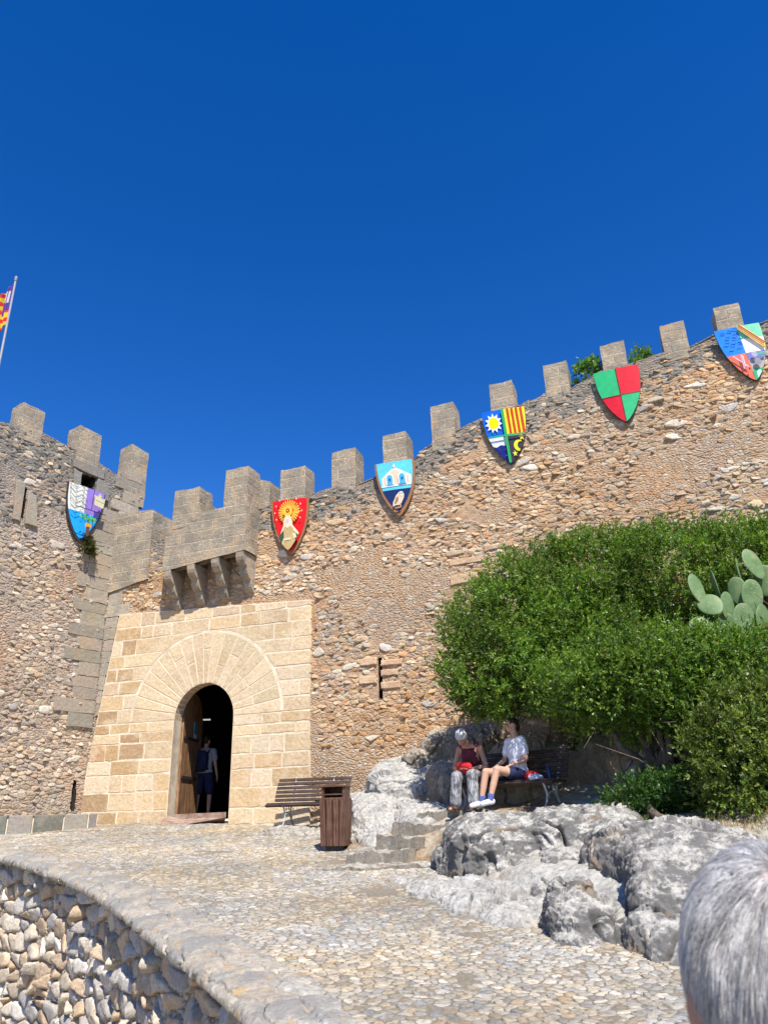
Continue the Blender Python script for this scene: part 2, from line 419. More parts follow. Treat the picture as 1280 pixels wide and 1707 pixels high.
def ashlar(name, cols, mortar, bw=.5, bh=.24, grey=.5):
    t = Mt(name, .92); u = t.uv()
    q = t.vm('ADD', u, t.vm('MULTIPLY', t.vm('SUBTRACT', t.noise(u, 4, 2, out=1), (.5, .5, .5)), (.04, .02, 0)))
    bk = t.nt.nodes.new('ShaderNodeTexBrick'); t.put(bk.inputs['Vector'], q)
    bk.inputs['Scale'].default_value = 1; bk.inputs['Brick Width'].default_value = bw; bk.inputs['Row Height'].default_value = bh
    bk.inputs['Mortar Size'].default_value = .016; bk.inputs['Mortar Smooth'].default_value = .4; bk.inputs['Bias'].default_value = 0
    t.put(bk.inputs['Color1'], cols[0]); t.put(bk.inputs['Color2'], cols[1]); t.put(bk.inputs['Mortar'], mortar)
    f = t.noise(u, 16, 6, .65)
    c = t.mix(1.0, bk.outputs[0], t.ramp(f, [(.25, (.6, .6, .58)), (.78, (1.35, 1.33, 1.3))]), 'MULTIPLY')
    c = t.mix(t.ss(t.noise(u, 2.2, 6, .65), .44, .58, 0, grey + .25), c, (.17, .16, .14))
    c = t.mix(t.ss(t.noise(u, 2.1, 5, .65), .54, .64, 0, .65), c, (.46, .32, .19))
    c = t.mix(t.ss(t.noise(u, 9, 2), .68, .73, 0, .7), c, (.55, .54, .5))
    t.color(c); t.bump(t.math('ADD', t.math('MULTIPLY', bk.outputs[1], -.8), f), .7, .03)
    return t.m
M['ashlar'] = ashlar('weathered_ashlar', ((.41, .335, .24), (.33, .275, .20)), (.50, .42, .32), .58, .25, .2)
M['corbel'] = ashlar('corbel_stone', ((.43, .35, .26), (.38, .31, .23)), (.43, .35, .26), 3, 3, .3)
def blockmat(name, stain):
    t = Mt(name, .9); u = t.uv(); f = t.noise(u, 14, 6, .65); g = t.noise(u, 3, 4)
    c = t.mix(1.0, t.att('Col'), t.ramp(f, [(.25, (.72, .7, .66)), (.75, (1.2, 1.2, 1.2))]), 'MULTIPLY')
    c = t.mix(t.ss(g, .5, .66, 0, .6), c, stain); c = t.mix(t.ss(t.noise(u, 1.1, 6, .65), .53, .66, 0, .35), c, (.42, .27, .13))
    c = t.mix(t.ss(t.noise(u, 30, 2), .68, .74, 0, .5), c, (.2, .14, .09))
    t.color(c); t.bump(t.math('ADD', f, t.math('MULTIPLY', g, 1.2)), .55, .03); return t.m
M['gold'] = blockmat('golden_limestone', (.66, .52, .34))
M['greyblock'] = blockmat('grey_quoin_stone', (.27, .24, .195))
def simple(name, col, rough=.8, var=.25, sc=12, bump=.3, dist=.01, att=None, metal=0):
    t = Mt(name, rough); o = t.obj(); f = t.noise(o, sc, 5, .6); t.b.inputs['Metallic'].default_value = metal
    base = t.att(att) if att else col
    t.color(t.mix(1.0, base, t.ramp(f, [(.25, (1 - var,) * 3), (.75, (1 + var,) * 3)]), 'MULTIPLY'))
    if bump: t.bump(f, bump, dist)
    return t.m
M['mortar'] = simple('pale_mortar', (.70, .58, .42), .95, .3, 5, .6, .015)
M['shade_stone'] = simple('shade_darkened_stone', (.045, .036, .03), .95, .3, 5, .5, .03)  # near-black colour stands in for the shade inside passage, window and slits

def cobble():
    t = Mt('cobble_bed', .9, True); u = t.uv(); f = t.noise(u, 30, 6, .7); g = t.noise(u, 2, 4)
    c = t.mix(t.ss(g, .4, .65), (.27, .225, .165), (.21, .19, .155)); c = t.mix(1.0, c, t.ramp(f, [(.25, (.6, .6, .58)), (.75, (1.35, 1.33, 1.3))]), 'MULTIPLY')
    t.color(c); t.disp(t.math('ADD', f, g), .02, 1.15); return t.m
M['cobble'] = cobble()
def copingmat():
    t = Mt('coping_stone', .9, True); u = t.uv()
    q = t.vm('ADD', u, t.vm('MULTIPLY', t.vm('SUBTRACT', t.noise(u, 2.5, 3, out=1), (.5, .5, .5)), (.3, .3, 0)))
    a = t.vm('MULTIPLY', q, (1 / .42, 1 / .3, 1)); cc = t.n('SeparateColor', 0, None, Color=t.vor(a)).node
    ed = t.vor(a, 'DISTANCE_TO_EDGE', 'Distance'); f = t.noise(u, 20, 6, .7); g = t.noise(u, 2.6, 5, .65)
    c = t.ramp(cc.outputs[0], [(0, (.32, .29, .24)), (.4, (.42, .37, .30)), (.7, (.37, .31, .235)), (1, (.46, .43, .37))])
    c = t.mix(1.0, c, t.ramp(f, [(.25, (.65, .64, .62)), (.75, (1.3, 1.3, 1.28))]), 'MULTIPLY')
    c = t.mix(t.ss(g, .45, .58, 0, .8), c, (.24, .23, .21))
    c = t.mix(t.ss(t.noise(u, 12, 5, .7), .54, .62, 0, .6), c, (.2, .19, .17))
    c = t.mix(t.ss(t.noise(u, 4.4, 4, .6), .6, .7, 0, .7), c, (.55, .52, .46))
    c = t.mix(t.ss(t.noise(u, 7.3, 4, .6), .59, .66, 0, .75), c, (.46, .28, .1))
    t.color(c)
    h = t.math('ADD', t.math('MULTIPLY', t.ss(ed, .0, .1), .5), t.math('ADD', t.math('MULTIPLY', f, .35), t.math('MULTIPLY', g, 1.5)))
    t.disp(h, .05, .95); return t.m
M['coping'] = copingmat()
def rockmat(name, light, dark, tan, streak=.6, cover=(.45, .62)):
    t = Mt(name, .9); o = t.obj()
    st = t.vm('MULTIPLY', o, (5, 5, .9)); f = t.noise(o, 16, 9, .78); g = t.noise(st, 1.0, 8, .72); l = t.noise(o, 1.3, 5, .6)
    nz = t.n('SeparateXYZ', 2, None, Vector=t.n('NewGeometry', 1))
    c = t.mix(1.0, light, t.ramp(f, [(.36, (.42, .42, .42)), (.48, (.9, .9, .9)), (.64, (1.28, 1.28, 1.26))]), 'MULTIPLY')
    steep = t.ss(nz, .75, .2)
    dk = t.math('MULTIPLY', t.ss(t.math('ADD', g, t.math('MULTIPLY', steep, .13)), cover[0], cover[1]), streak)
    c = t.mix(dk, c, dark)
    c = t.mix(t.ss(t.noise(o, 3.2, 8, .75), .54, .62, 0, streak * .75), c, dark)
    c = t.mix(t.math('MULTIPLY', t.ss(l, .56, .66, 0, .7), t.ss(nz, .8, .3)), c, tan)
    c = t.mix(t.ss(t.noise(o, 7, 3), .66, .72, 0, .5), c, (.6, .6, .58))
    t.color(c); t.bump(t.math('ADD', f, t.math('MULTIPLY', g, .6)), .9, .035); return t.m
M['rock'] = rockmat('grey_limestone', (.52, .49, .43), (.17, .16, .145), (.42, .30, .18), .95, (.43, .58))
M['rockstep'] = rockmat('step_stone', (.46, .42, .35), (.2, .17, .13), (.36, .27, .18), .7, (.46, .6))
M['rockpale'] = rockmat('pale_limestone', (.49, .465, .415), (.25, .235, .215), (.5, .4, .28), .55, (.52, .7))
M['rockdark'] = rockmat('earthy_limestone', (.44, .37, .28), (.17, .14, .11), (.42, .29, .18), .6)
def soilmat():
    t = Mt('hillside_soil', .95); o = t.obj(); f = t.noise(o, 14, 8, .7); g = t.noise(o, 1.2, 5, .6)
    c = t.ramp(g, [(.35, (.40, .38, .34)), (.48, (.46, .40, .31)), (.58, (.33, .23, .14)), (.75, (.24, .17, .11))])
    c = t.mix(1.0, c, t.ramp(f, [(.25, (.5, .5, .48)), (.75, (1.35, 1.33, 1.3))]), 'MULTIPLY')
    yy = t.n('SeparateXYZ', 1, None, Vector=o)
    rk = t.mix(1.0, (.50, .475, .42), t.ramp(f, [(.3, (.45, .45, .45)), (.7, (1.3, 1.3, 1.28))]), 'MULTIPLY')
    c = t.mix(t.ss(t.math('ADD', yy, t.math('MULTIPLY_ADD', g, 2.0, -1.0)), 10.2, 9.4), c, t.mix(t.ss(t.math('ADD', t.n('SeparateXYZ', 0, None, Vector=o), t.math('MULTIPLY', g, .8)), 3.5, 4.1), rk, c))
    t.color(c); t.bump(f, .9, .04); return t.m
M['soil'] = soilmat()
M['ground'] = simple('dry_ground', (.3, .24, .16), .95, .4, 2, .4, .05)
def wood(name, a, b, rough=.6, axis=0, sc=9):
    t = Mt(name, rough); o = t.obj(); s = [sc * 6] * 3; s[axis] = sc * .35
    g = t.noise(t.vm('MULTIPLY', o, tuple(s)), 1, 5, .6); f = t.noise(o, 6, 3)
    t.color(t.mix(t.ss(t.math('ADD', g, t.math('MULTIPLY_ADD', f, .5, -.25)), .3, .7), a, b)); t.bump(g, .35, .006); return t.m
M['slat'] = wood('bench_slat_wood', (.042, .027, .021), (.085, .055, .042), .5, 0)
M['binwood'] = wood('bin_slat_wood', (.075, .035, .022), (.17, .085, .055), .5, 2)
M['doorwood'] = wood('old_door_wood', (.2, .1, .05), (.42, .23, .11), .7, 2, 5)
M['plank'] = wood('threshold_wood', (.22, .13, .09), (.4, .29, .22), .8, 0, 4)
M['iron'] = simple('painted_cast_iron', (.45, .44, .42), .55, .3, 30, .3, .004)
M['irondark'] = simple('dark_iron', (.05, .045, .04), .6, .3, 30, .2, .004)
M['paint'] = simple('painted_board', None, .42, .13, 7, .15, .004, att='Col')
M['boardedge'] = simple('shield_board_edge', (.05, .045, .05), .6, .2, 20, .2)
M['bronze'] = simple('copper_rim', (.32, .15, .07), .5, .2, 20, .2)
M['pole'] = simple('grey_flagpole_paint', (.27, .27, .28), .4, .1, 9, 0)
M['flag'] = simple('flag_cloth', None, .85, .12, 20, .1, .004, att='Col')
M['bark'] = simple('shrub_bark', (.13, .1, .075), .95, .45, 14, .9, .02)
def leafmat(name, gloss=.4, trans=.3):
    t = Mt(name, gloss); c = t.att('Col'); t.color(c); t.b.inputs['Specular IOR Level'].default_value = .35
    tr = t.n('BsdfTranslucent', 0, None, Color=t.mix(1.0, c, (1.3, 1.5, .5), 'MULTIPLY'))
    mx = t.nt.nodes.new('ShaderNodeMixShader'); mx.inputs[0].default_value = trans
    t.nt.links.new(t.b.outputs[0], mx.inputs[1]); t.nt.links.new(tr, mx.inputs[2]); t.nt.links.new(mx.outputs[0], t.o.inputs['Surface']); return t.m
M['leaf'] = leafmat('shrub_leaf')
tc = Mt('cactus_skin', .5); oc = tc.obj(); dsp_ = tc.vor(tc.vm('MULTIPLY', oc, (17, 17, 17)), 'F1', 'Distance', .6, '3D'); fc_ = tc.noise(oc, 6, 5, .6)
cc_ = tc.ramp(fc_, [(.3, (.10, .17, .06)), (.52, (.145, .225, .09)), (.62, (.20, .25, .11)), (.72, (.30, .24, .12))])
tc.color(tc.mix(tc.ss(dsp_, .2, .1), cc_, (.34, .30, .16))); tc.bump(tc.math('ADD', fc_, tc.ss(dsp_, .25, .05)), .4, .012); M['cactus'] = tc.m
M['skin'] = simple('skin', (.56, .33, .23), .55, .1, 30, .1, .003)
M['skintan'] = simple('tanned_skin', (.44, .24, .16), .55, .12, 30, .1, .003)
M['whitehair'] = simple('silver_hair', (.47, .46, .45), .6, .35, 60, .5, .006)
M['darkhair'] = simple('dark_brown_hair', (.035, .022, .016), .5, .4, 60, .5, .006)
def cloth(name, c, **k): return simple(name, c, .9, k.get('var', .12), k.get('sc', 14), .35, .012)
M['whitecloth'] = cloth('white_cotton', (.74, .75, .82)); M['maroon'] = cloth('maroon_cotton', (.13, .022, .035))
M['navy'] = cloth('navy_cloth', (.022, .028, .075)); M['greytee'] = cloth('grey_cotton', (.34, .34, .36))
M['red'] = cloth('red_cloth', (.55, .025, .03)); M['blackcloth'] = cloth('black_cloth', (.02, .02, .025))
M['sandal'] = cloth('sandal_leather', (.09, .05, .035)); M['blue'] = cloth('blue_knit', (.1, .13, .32)); M['shoe'] = cloth('white_shoe', (.78, .79, .82))
M['eye'] = simple('eye', (.02, .015, .01), .3, 0, 5, 0); M['lip'] = simple('lip', (.4, .13, .11), .5, 0, 5, 0)
def trousers():
    t = Mt('patterned_trousers', .9); o = t.obj(); f = t.noise(t.vm('MULTIPLY', o, (36, 36, 9)), 1, 5, .65)
    t.color(t.ramp(f, [(.40, (.09, .09, .10)), (.5, (.25, .25, .26)), (.62, (.42, .415, .41))])); t.bump(t.noise(o, 12, 3), .5, .02); return t.m
M['trousers'] = trousers()
M['bottle'] = simple('dark_blue_plastic', (.02, .04, .12), .25, 0, 5, 0)
tl = Mt('lamp_tube'); tl.b.inputs['Emission Color'].default_value = (1, .97, .9, 1); tl.b.inputs['Emission Strength'].default_value = .35; M['lamp'] = tl.m
M['tuft'] = M['leaf']
# ---------------------------------------------------------------- SECTION: setting
# ---- plan of the ramp edge (outer lip of the coping)
epx = [(427, 1707), (382, 1663), (337, 1624), (292, 1590), (253, 1556), (202, 1517), (152, 1483), (84, 1452), (22, 1432), (-60, 1415)]
EDGE = np.array([hit_ramp(*p) for p in epx])
EDGE = np.vstack([[(-1.15, -6, 0), (-.95, 0, 0), (-.78, 3.2, 0), (-.72, 4.8, 0)], EDGE, [(EDGE[-1][0] - 3.5, EDGE[-1][1] + 2.2, 0)]])
EDGE[:, 2] = ramp_z(EDGE[:, 1])
def edge_x(Y): return np.interp(Y, EDGE[:, 1], EDGE[:, 0])

# ground far and near, below everything
gx = np.concatenate([[-900, -300, -90], np.linspace(-30, 30, 61), [90, 300, 900]])
GX, GY = np.meshgrid(gx, gx, indexing='ij')
GZ = -3.6 + .25 * fbm(np.stack([GX * .2, GY * .2, GX * 0], -1), 3)
GZ = np.where((np.hypot(GX, GY) > 60), -9.0, GZ)
me = np_mesh('ground', np.stack([GX, GY, GZ], -1).reshape(-1, 3), grid_faces(len(gx), len(gx)), uv=np.stack([GX, GY], -1).reshape(-1, 2))
tag(link('ground', me, M['ground']), kind='structure')

# cobbled ramp
ys = np.concatenate([np.arange(-6, 4.4, .2), np.arange(4.4, 8.5, .016), np.arange(8.5, 17.9, .024)])
uu = np.linspace(0, 1, 430)
Yg, Ug = np.meshgrid(ys, uu, indexing='ij')
xl = np.maximum(edge_x(Yg), -9.0) + .55
xl = np.where(Yg > EDGE[-2, 1] + .3, -9.0, xl)
xr = np.where(Yg < 8, 4.0, np.interp(Yg, [8, 11, 13, 18], [3.2, 1.6, 1.2, 1.2]))
Xg = xl + (xr - xl) * Ug
Zg = ramp_z(Yg) + .035 * fbm(np.stack([Xg * .7, Yg * .7, 0 * Xg], -1), 3)
me = np_mesh('cobbled_ramp', np.stack([Xg, Yg, Zg], -1).reshape(-1, 3), grid_faces(len(ys), len(uu)), uv=np.stack([Xg, Yg], -1).reshape(-1, 2), smooth=True)
tag(link('cobbled_ramp', me, M['cobble']), kind='structure')

def cob_keep(x, y): return (edge_x(y) + .55 + .16 * gnoise(np.stack([y * 1.3, x * .4, 0 * x + 2.0], -1)) < x) & (x < np.where(y < 8, 3.6, np.interp(y, [8, 11, 13, 18], [3.0, 1.4, .9, .9]))) & (fbm(np.stack([x * .9, y * .9, 0 * x + 6.], -1), 4) < .42) & (y < 17.6) & (((y - 17.0) + (x + 4.3) * .364) < .06)
cpal = [(.41, .365, .29), (.45, .405, .33), (.37, .355, .325), (.49, .445, .37), (.39, .375, .345), (.43, .35, .255), (.50, .47, .41), (.31, .305, .295), (.37, .325, .25), (.43, .40, .345)]
pol = cells(-8, 4.0, 4.3, 17.7, .092, .066, .42, 11, keep=cob_keep)
def cobtone(c, k, r_):
    P_ = lambda f, d: np.stack([c[:, 0] * f, c[:, 1] * f, 0 * c[:, 0] + d], -1)
    a = gnoise(P_(.5, 1.)) + .5 * gnoise(P_(1.7, 4.)); b = gnoise(P_(.8, 8.))
    return k * np.array([.93, .90, .845]) * (1 + .45 * np.clip(a, -.6, .5))[:, None] * (1 + np.array([.10, 0, -.16]) * np.clip(1.8 * b, -1, 1)[:, None])
CV, CF, CC = stones(pol, .0035, .010, cpal, 12, npt=10, bury=.02, tilt=.45, rnd=.16, colfn=cobtone)
und = .035 * fbm(np.stack([CV[:, 0] * .7, CV[:, 1] * .7, 0 * CV[:, 0]], -1), 3)
me = np_mesh('cobblestones', np.c_[CV[:, :2], ramp_z(CV[:, 1]) + und + CV[:, 2]], CF, fcol=CC, smooth=True)
tag(link('cobblestones', me, M['stone']), 'thousands of small pale cobblestones paving the ramp up to the gate', 'cobbles', kind='stuff')

# coping and retaining wall
def resample(P, step):
    d = np.r_[0, np.cumsum(np.linalg.norm(np.diff(P[:, :2], axis=0), axis=1))]
    t = np.arange(0, d[-1], step); return np.stack([np.interp(t, d, P[:, k]) for k in range(3)], -1), t
EC, et = resample(EDGE, .02)
for _ in range(3):
    k = np.ones(25) / 25
    for a in range(3): EC[12:-12, a] = np.convolve(EC[:, a], k, 'valid')
tg = np.gradient(EC, axis=0); tg[:, 2] = 0; tg /= np.linalg.norm(tg, axis=1)[:, None]
inn = np.stack([tg[:, 1], -tg[:, 0], 0 * tg[:, 0]], -1)       # towards the ramp
tr = thing('retaining_wall', 'rubble retaining wall with thick rounded lichen stained coping along the cobbled ramp', 'retaining wall', (EC[700][0], EC[700][1], -3.2))
prof = [(.95, -.06), (.82, -.03), (.7, .0), (.6, .02), (.5, .03), (.40, .034), (.30, .03), (.2, .022), (.12, .01), (.06, -.004), (.025, -.014), (.005, -.03), (.0, -.055), (.02, -.08), (.08, -.09), (.26, -.09)]
pf = np.array(prof); dd = np.r_[0, np.cumsum(np.linalg.norm(np.diff(pf, axis=0), axis=1))]
tt = np.arange(0, dd[-1], .022); pf = np.stack([np.interp(tt, dd, pf[:, k]) for k in (0, 1)], -1)
wob = .06 * fbm(np.stack([et * .9, et * 0, et * 0], -1), 3) + .035 * fbm(np.stack([et * 4, et * 0 + 3, et * 0], -1), 3)
V = EC[:, None, :] + inn[:, None, :] * (pf[None, :, :1] + wob[:, None, None] * (1 - pf[None, :, :1] / .95)) + np.array([0, 0, 1.0]) * pf[None, :, 1:2]
uvc = np.stack(np.broadcast_arrays(et[:, None], tt[None, :]), -1).reshape(-1, 2)
me = np_mesh('coping', V.reshape(-1, 3), grid_faces(len(et), len(tt)), uv=uvc, smooth=True)
link('coping', me, M['coping'], tr)
zz = np.concatenate([np.arange(0, 1.9, .018), np.arange(1.9, 3.4, .1)])
V = EC[:, None, :] + inn[:, None, :] * (.19 - .06 * zz[None, :, None]) - np.array([0, 0, 1.0]) * (zz[None, :, None] + .06)
me = np_mesh('wall_face', V.reshape(-1, 3), grid_faces(len(et), len(zz)), uv=np.stack(np.broadcast_arrays(et[:, None], -zz[None, :]), -1).reshape(-1, 2), smooth=True, vatt={'pat': np.zeros(V.shape[0] * V.shape[1])})
link('wall_face', me, M['retain'], tr)
i0, i1 = et[np.argmin(np.abs(EC[:, 1] - 4.6))], et[-1]
pol = cells(i0, i1, .02, 2.3, .36, .19, .48, 21)
rpal = [(.56, .47, .35), (.60, .52, .41), (.46, .42, .37), (.63, .55, .44), (.54, .40, .26), (.62, .57, .50), (.46, .43, .39), (.58, .45, .31), (.50, .38, .26)]
RV, RF, RC = stones(pol, .020, .05, rpal, 22, npt=16, bury=.05, tilt=.9, rnd=.12)
ix = np.clip(RV[:, 0] / .02, 0, len(et) - 1.001); b0_ = ix.astype(int); fr_ = (ix - b0_)[:, None]
lerp = lambda A: A[b0_] * (1 - fr_) + A[b0_ + 1] * fr_
RP = lerp(EC) + lerp(inn) * (.19 - .06 * RV[:, 1:2] - RV[:, 2:3]) - np.array([0, 0, 1.0]) * (RV[:, 1:2] + .06)
link('fieldstones', np_mesh('fieldstones', RP, RF[:, ::-1], fcol=RC), M['stone'], tr)

# rocky hillside under bushes and bench (control points, gaussian weights)
CP = np.array([
 (-.2, 14.7, .55), (.56, 14.9, .95), (-.40, 12.95, -.62), (.15, 13.3, -.12), (.8, 13.4, .12), (1.36, 14.6, 1.35), (2.9, 13.6, 1.2), (2.2, 13.0, .45), (1.2, 12.2, -.02), (1.8, 12.3, -.02), (2.6, 12.0, 0), (1.9, 11.4, 0.0),
 (3.1, 11.4, .15), (3.4, 9.8, -.14), (3.9, 9.0, -.22), (4.2, 11.8, .75), (6, 13, 2.0), (9, 12, 3.0), (5, 9.5, .1), (6, 8, 0), (8, 7, .2), (8, 10, 1.4), (3.2, 8.2, -.45), (3.2, 6.6, -1.3), (5, 5.2, -1.2), (4.2, 3, -1.7), (7, 3, -1.5), (6, -3, -1.9),
 (-2, 10, -1.5), (0, 9, -1.4), (.3, 10.6, -1.1), (-2, 13, -.95), (1.2, 8, -1.4), (-1.2, 14.3, -.6), (-1.5, 15.8, -.45), (.6, 11.6, -.75), (.9, 12.9, .02), (1.3, 10.6, -.55), (2.2, 9.7, -.5), (1.6, 7, -1.5), (2.4, 5, -1.9), (2.4, 8.6, -.55), (1, 6, -1.7), (12, 12, 4), (12, 6, 1)])
hx = np.arange(-2.4, 13, .05); hy = np.arange(2.6, 17, .05)
HX, HY = np.meshgrid(hx, hy, indexing='ij')
def hill(X, Y):
    num = 0; den = 0
    for (a, b, c) in CP:
        w_ = np.exp(-((X - a) ** 2 + (Y - b) ** 2) / (2 * .62 ** 2)) + 1e-3 / (1 + (X - a) ** 2 + (Y - b) ** 2) ** 2
        num = num + w_ * c; den = den + w_
    return num / den
HZ = hill(HX, HY)
P3 = np.stack([HX, HY, HZ], -1)
HZ = HZ + .16 * fbm(P3 * np.array([.9, .9, .5]), 5, ridge=True) * .6 + .02 * fbm(P3 * 5, 3)
rz_ = ramp_z(HY); inside = (HX < np.interp(HY, [8, 10.5, 12.4, 13.2, 17], [.6, .2, -.6, -.9, -1.6]))
HZ = np.where(inside, np.minimum(HZ, rz_ - .12), HZ); HZ = np.where(HX < edge_x(HY) + .7, -3.4, HZ)
me = np_mesh('rocky_hillside', np.stack([HX, HY, HZ], -1).reshape(-1, 3), grid_faces(len(hx), len(hy)), smooth=True)
tag(link('rocky_hillside', me, M['soil']), kind='structure')
def hz(x, y): return float(HZ[int(round((x - hx[0]) / .05)), int(round((y - hy[0]) / .05))])

# ---------------------------------------------------------------- SECTION: castle
cwall = thing('curtain_wall', 'long sunlit rubble castle wall with battlements climbing to the right and an arched gate', 'castle wall', tuple(GW.W(0, 0)))
tow = thing('castle_tower', 'grey rubble castle tower at the left edge with a small square window', 'tower', tuple(TW.W(-3, 0)))
def wall_surface(PL, top_px, zb, nrow, step, holes, mat, name, parent, s_ext, thick=.9, gap=None, stone_pal=None, stone_sz=(.25, .115), grey=(.95, .75, .8)):
    tp = np.array([PL.hit(*p) for p in top_px]); tp = tp[np.argsort(tp[:, 0])]
    s = np.arange(s_ext[0], s_ext[1], step); top = np.interp(s, tp[:, 0], tp[:, 1])
    top = top + .035 * fbm(np.stack([s * 3, s * 0, s * 0], -1), 3) + .03 * np.round(gnoise(np.stack([s * 1.9, s * 0 + 5, s * 0], -1)) * 2)
    t = np.linspace(0, 1, nrow); S, T = np.meshgrid(s, t, indexing='ij'); Z = zb + (top[:, None] - zb) * T
    off = .06 * fbm(np.stack([S * .5, Z * .5, 0 * S], -1), 3)
    V = PL.W(S, Z, off).reshape(-1, 3); F = grid_faces(len(s), nrow)
    sc = S.ravel()[F].mean(1); zc = Z.ravel()[F].mean(1); keep = np.ones(len(F), bool)
    for h in holes:
        q = np.array(h); ins = np.ones(len(F), bool)
        for i in range(len(q)):
            a, b = q[i], q[(i + 1) % len(q)]; ins &= ((b[0] - a[0]) * (zc - a[1]) - (b[1] - a[1]) * (sc - a[0])) > 0
        keep &= ~ins
    pat = np.clip(1.05 - (top[:, None] - Z) / grey[0], -.2, .75)
    me = np_mesh(name, V, F[keep], uv=np.stack([S, Z], -1).reshape(-1, 2), smooth=True, vatt={'pat': pat.ravel()})
    o = link(name, me, mat, parent)
    if stone_pal:
        def inside(x, y):
            ok = (x > s[0]) & (x < s[-1]) & (y > zb) & (y < np.interp(x, s, top) - .06)
            for h in holes:
                q = np.array(h); ok &= ~((q[:, 0].min() - .12 < x) & (x < q[:, 0].max() + .1) & (q[:, 1].min() - .05 < y) & (y < q[:, 1].max() + .06))
            P_ = lambda f, c: np.stack([x * f, y * f, 0 * x + c], -1)
            return ok & (gnoise(P_(.55, 3.)) + .6 * gnoise(P_(1.3, 9.)) < .2) & (np.random.default_rng(4).random(len(x)) > .12)
        def cf(c, k, r_):
            P_ = lambda a, b, d: np.stack([c[:, 0] * a, c[:, 1] * b, 0 * c[:, 0] + d], -1)
            dz = np.interp(c[:, 0], s, top) - c[:, 1] + .5 * gnoise(P_(.9, .9, 1.)); g = (dz < grey[1]) & (r_.random(len(c)) < grey[2])
            k = k * np.array([.97, .955, .90]) * (1 + .5 * gnoise(P_(.35, .5, 7.)))[:, None] * (1 + np.array([.10, 0, -.14]) * np.clip(2.5 * gnoise(P_(.3, .4, 12.)), -1, 1)[:, None])
            k[g] = np.array([.25, .23, .195]) * r_.uniform(.75, 1.3, (g.sum(), 1)); return k
        SV, SF, SCc = stones(cells(s[0], s[-1], zb, top.max(), stone_sz[0], stone_sz[1], .48, 5, keep=inside), .004, .015, stone_pal, 6, npt=12, bury=.04, tilt=1.2, colfn=cf, rnd=.1)
        offs = .06 * fbm(np.stack([SV[:, 0] * .5, SV[:, 1] * .5, 0 * SV[:, 0]], -1), 3) + SV[:, 2] - .010
        big = lambda x, y: inside(x, y) & (y < np.interp(x, s, top) - .5) & (np.random.default_rng(9).random(len(x)) < .10)     # scattered larger stones among them
        BV, BF, BC = stones(cells(s[0], s[-1], zb, top.max() - .9, .36, .18, .45, 15, keep=big), .03, .022, [(.60, .52, .41), (.56, .47, .36), (.50, .46, .41), (.63, .57, .48), (.55, .40, .25)], 16, npt=14, bury=.05, tilt=.9, rnd=.16)
        boff = .06 * fbm(np.stack([BV[:, 0] * .5, BV[:, 1] * .5, 0 * BV[:, 0]], -1), 3) + BV[:, 2]
        link('fieldstones', np_mesh('fieldstones', np.vstack([PL.W(SV[:, 0], SV[:, 1], offs), PL.W(BV[:, 0], BV[:, 1], boff)]), np.vstack([SF, BF + len(SV)]), fcol=np.vstack([SCc, BC])), M['stone'], parent)
    # walkway and back of the wall
    k = slice(None, None, 6); fr = PL.W(s[k], top[k] - .03, .0); bk = PL.W(s[k], top[k] - .05, -thick); bt = PL.W(s[k], np.where((np.abs(s[k] - gap[0]) < gap[1]), gap[2], zb) if gap else top[k] * 0 + zb, -thick)
    n = len(fr); me2 = np_mesh('wall_top', np.vstack([fr, bk, bt]), np.vstack([np.stack([np.arange(n - 1), np.arange(1, n), np.arange(n + 1, 2 * n), np.arange(n, 2 * n - 1)], -1), np.stack([np.arange(n, 2 * n - 1), np.arange(n + 1, 2 * n), np.arange(2 * n + 1, 3 * n), np.arange(2 * n, 3 * n - 1)], -1)]))
    box_uv(me2); link('wall_top', me2, M['ashlar'], parent)
    return tp
G = lambda x, y, o=0: GW.hit(x, y, o)
T_ = lambda x, y, o=0: TW.hit(x, y, o)

WPAL = [(.54, .365, .22), (.59, .425, .27), (.56, .39, .24), (.58, .45, .32), (.46, .38, .31), (.60, .48, .35), (.54, .33, .19), (.62, .54, .43), (.46, .32, .22), (.50, .37, .28)]
TPAL = [(.46, .37, .285), (.50, .405, .31), (.41, .35, .29), (.53, .445, .35), (.38, .335, .29), (.49, .37, .27), (.58, .51, .43)]
# gate portal outline in wall coordinates
pTL, pTR, pBR, pBL = G(202, 1025), G(519, 1000), G(518, 1352), G(127, 1378)
z0 = float(G(333, 1366)[1]) - .02
dl, dr = G(294, 1190)[0], G(391.5, 1188)[0]; dc = (dl + dr) / 2; ri = (dr - dl) / 2
zsp = float(G(345, 1139)[1]) - ri; ro = (G(468, 1190)[0] - G(216, 1205)[0]) / 2
portal_hole = [(pBL[0] + .1, z0 - .5), (pBR[0] - .06, z0 - .5), (pTR[0] - .06, pTR[1] - .06), (pTL[0] + .1, pTL[1] - .06)]
slA, slB = G(632, 1096), G(631, 1166); slit_hole = [(slA[0] - .035, slB[1]), (slA[0] + .05, slB[1]), (slA[0] + .05, slA[1]), (slA[0] - .035, slA[1])]
top_gate = [(120, 925), (196, 905), (266, 903), (290, 880), (440, 846), (465, 835), (512, 827), (550, 813), (592, 808), (625, 794), (640, 788), (690, 764), (720, 737), (760, 717), (805, 696), (860, 677), (905, 656), (950, 647), (1000, 618), (1050, 606), (1100, 588), (1150, 577), (1190, 556), (1245, 545), (1280, 532), (1420, 480), (1600, 420)]
slen = G(1420, 700)[0]
wall_surface(GW, top_gate, -.7, 330, .028, [portal_hole, slit_hole], M['wall'], 'wall', cwall, (c_in[0] - .3, slen), gap=(dc - .6, 2.3, z0 + 3.75), stone_pal=WPAL, stone_sz=(.18, .08))
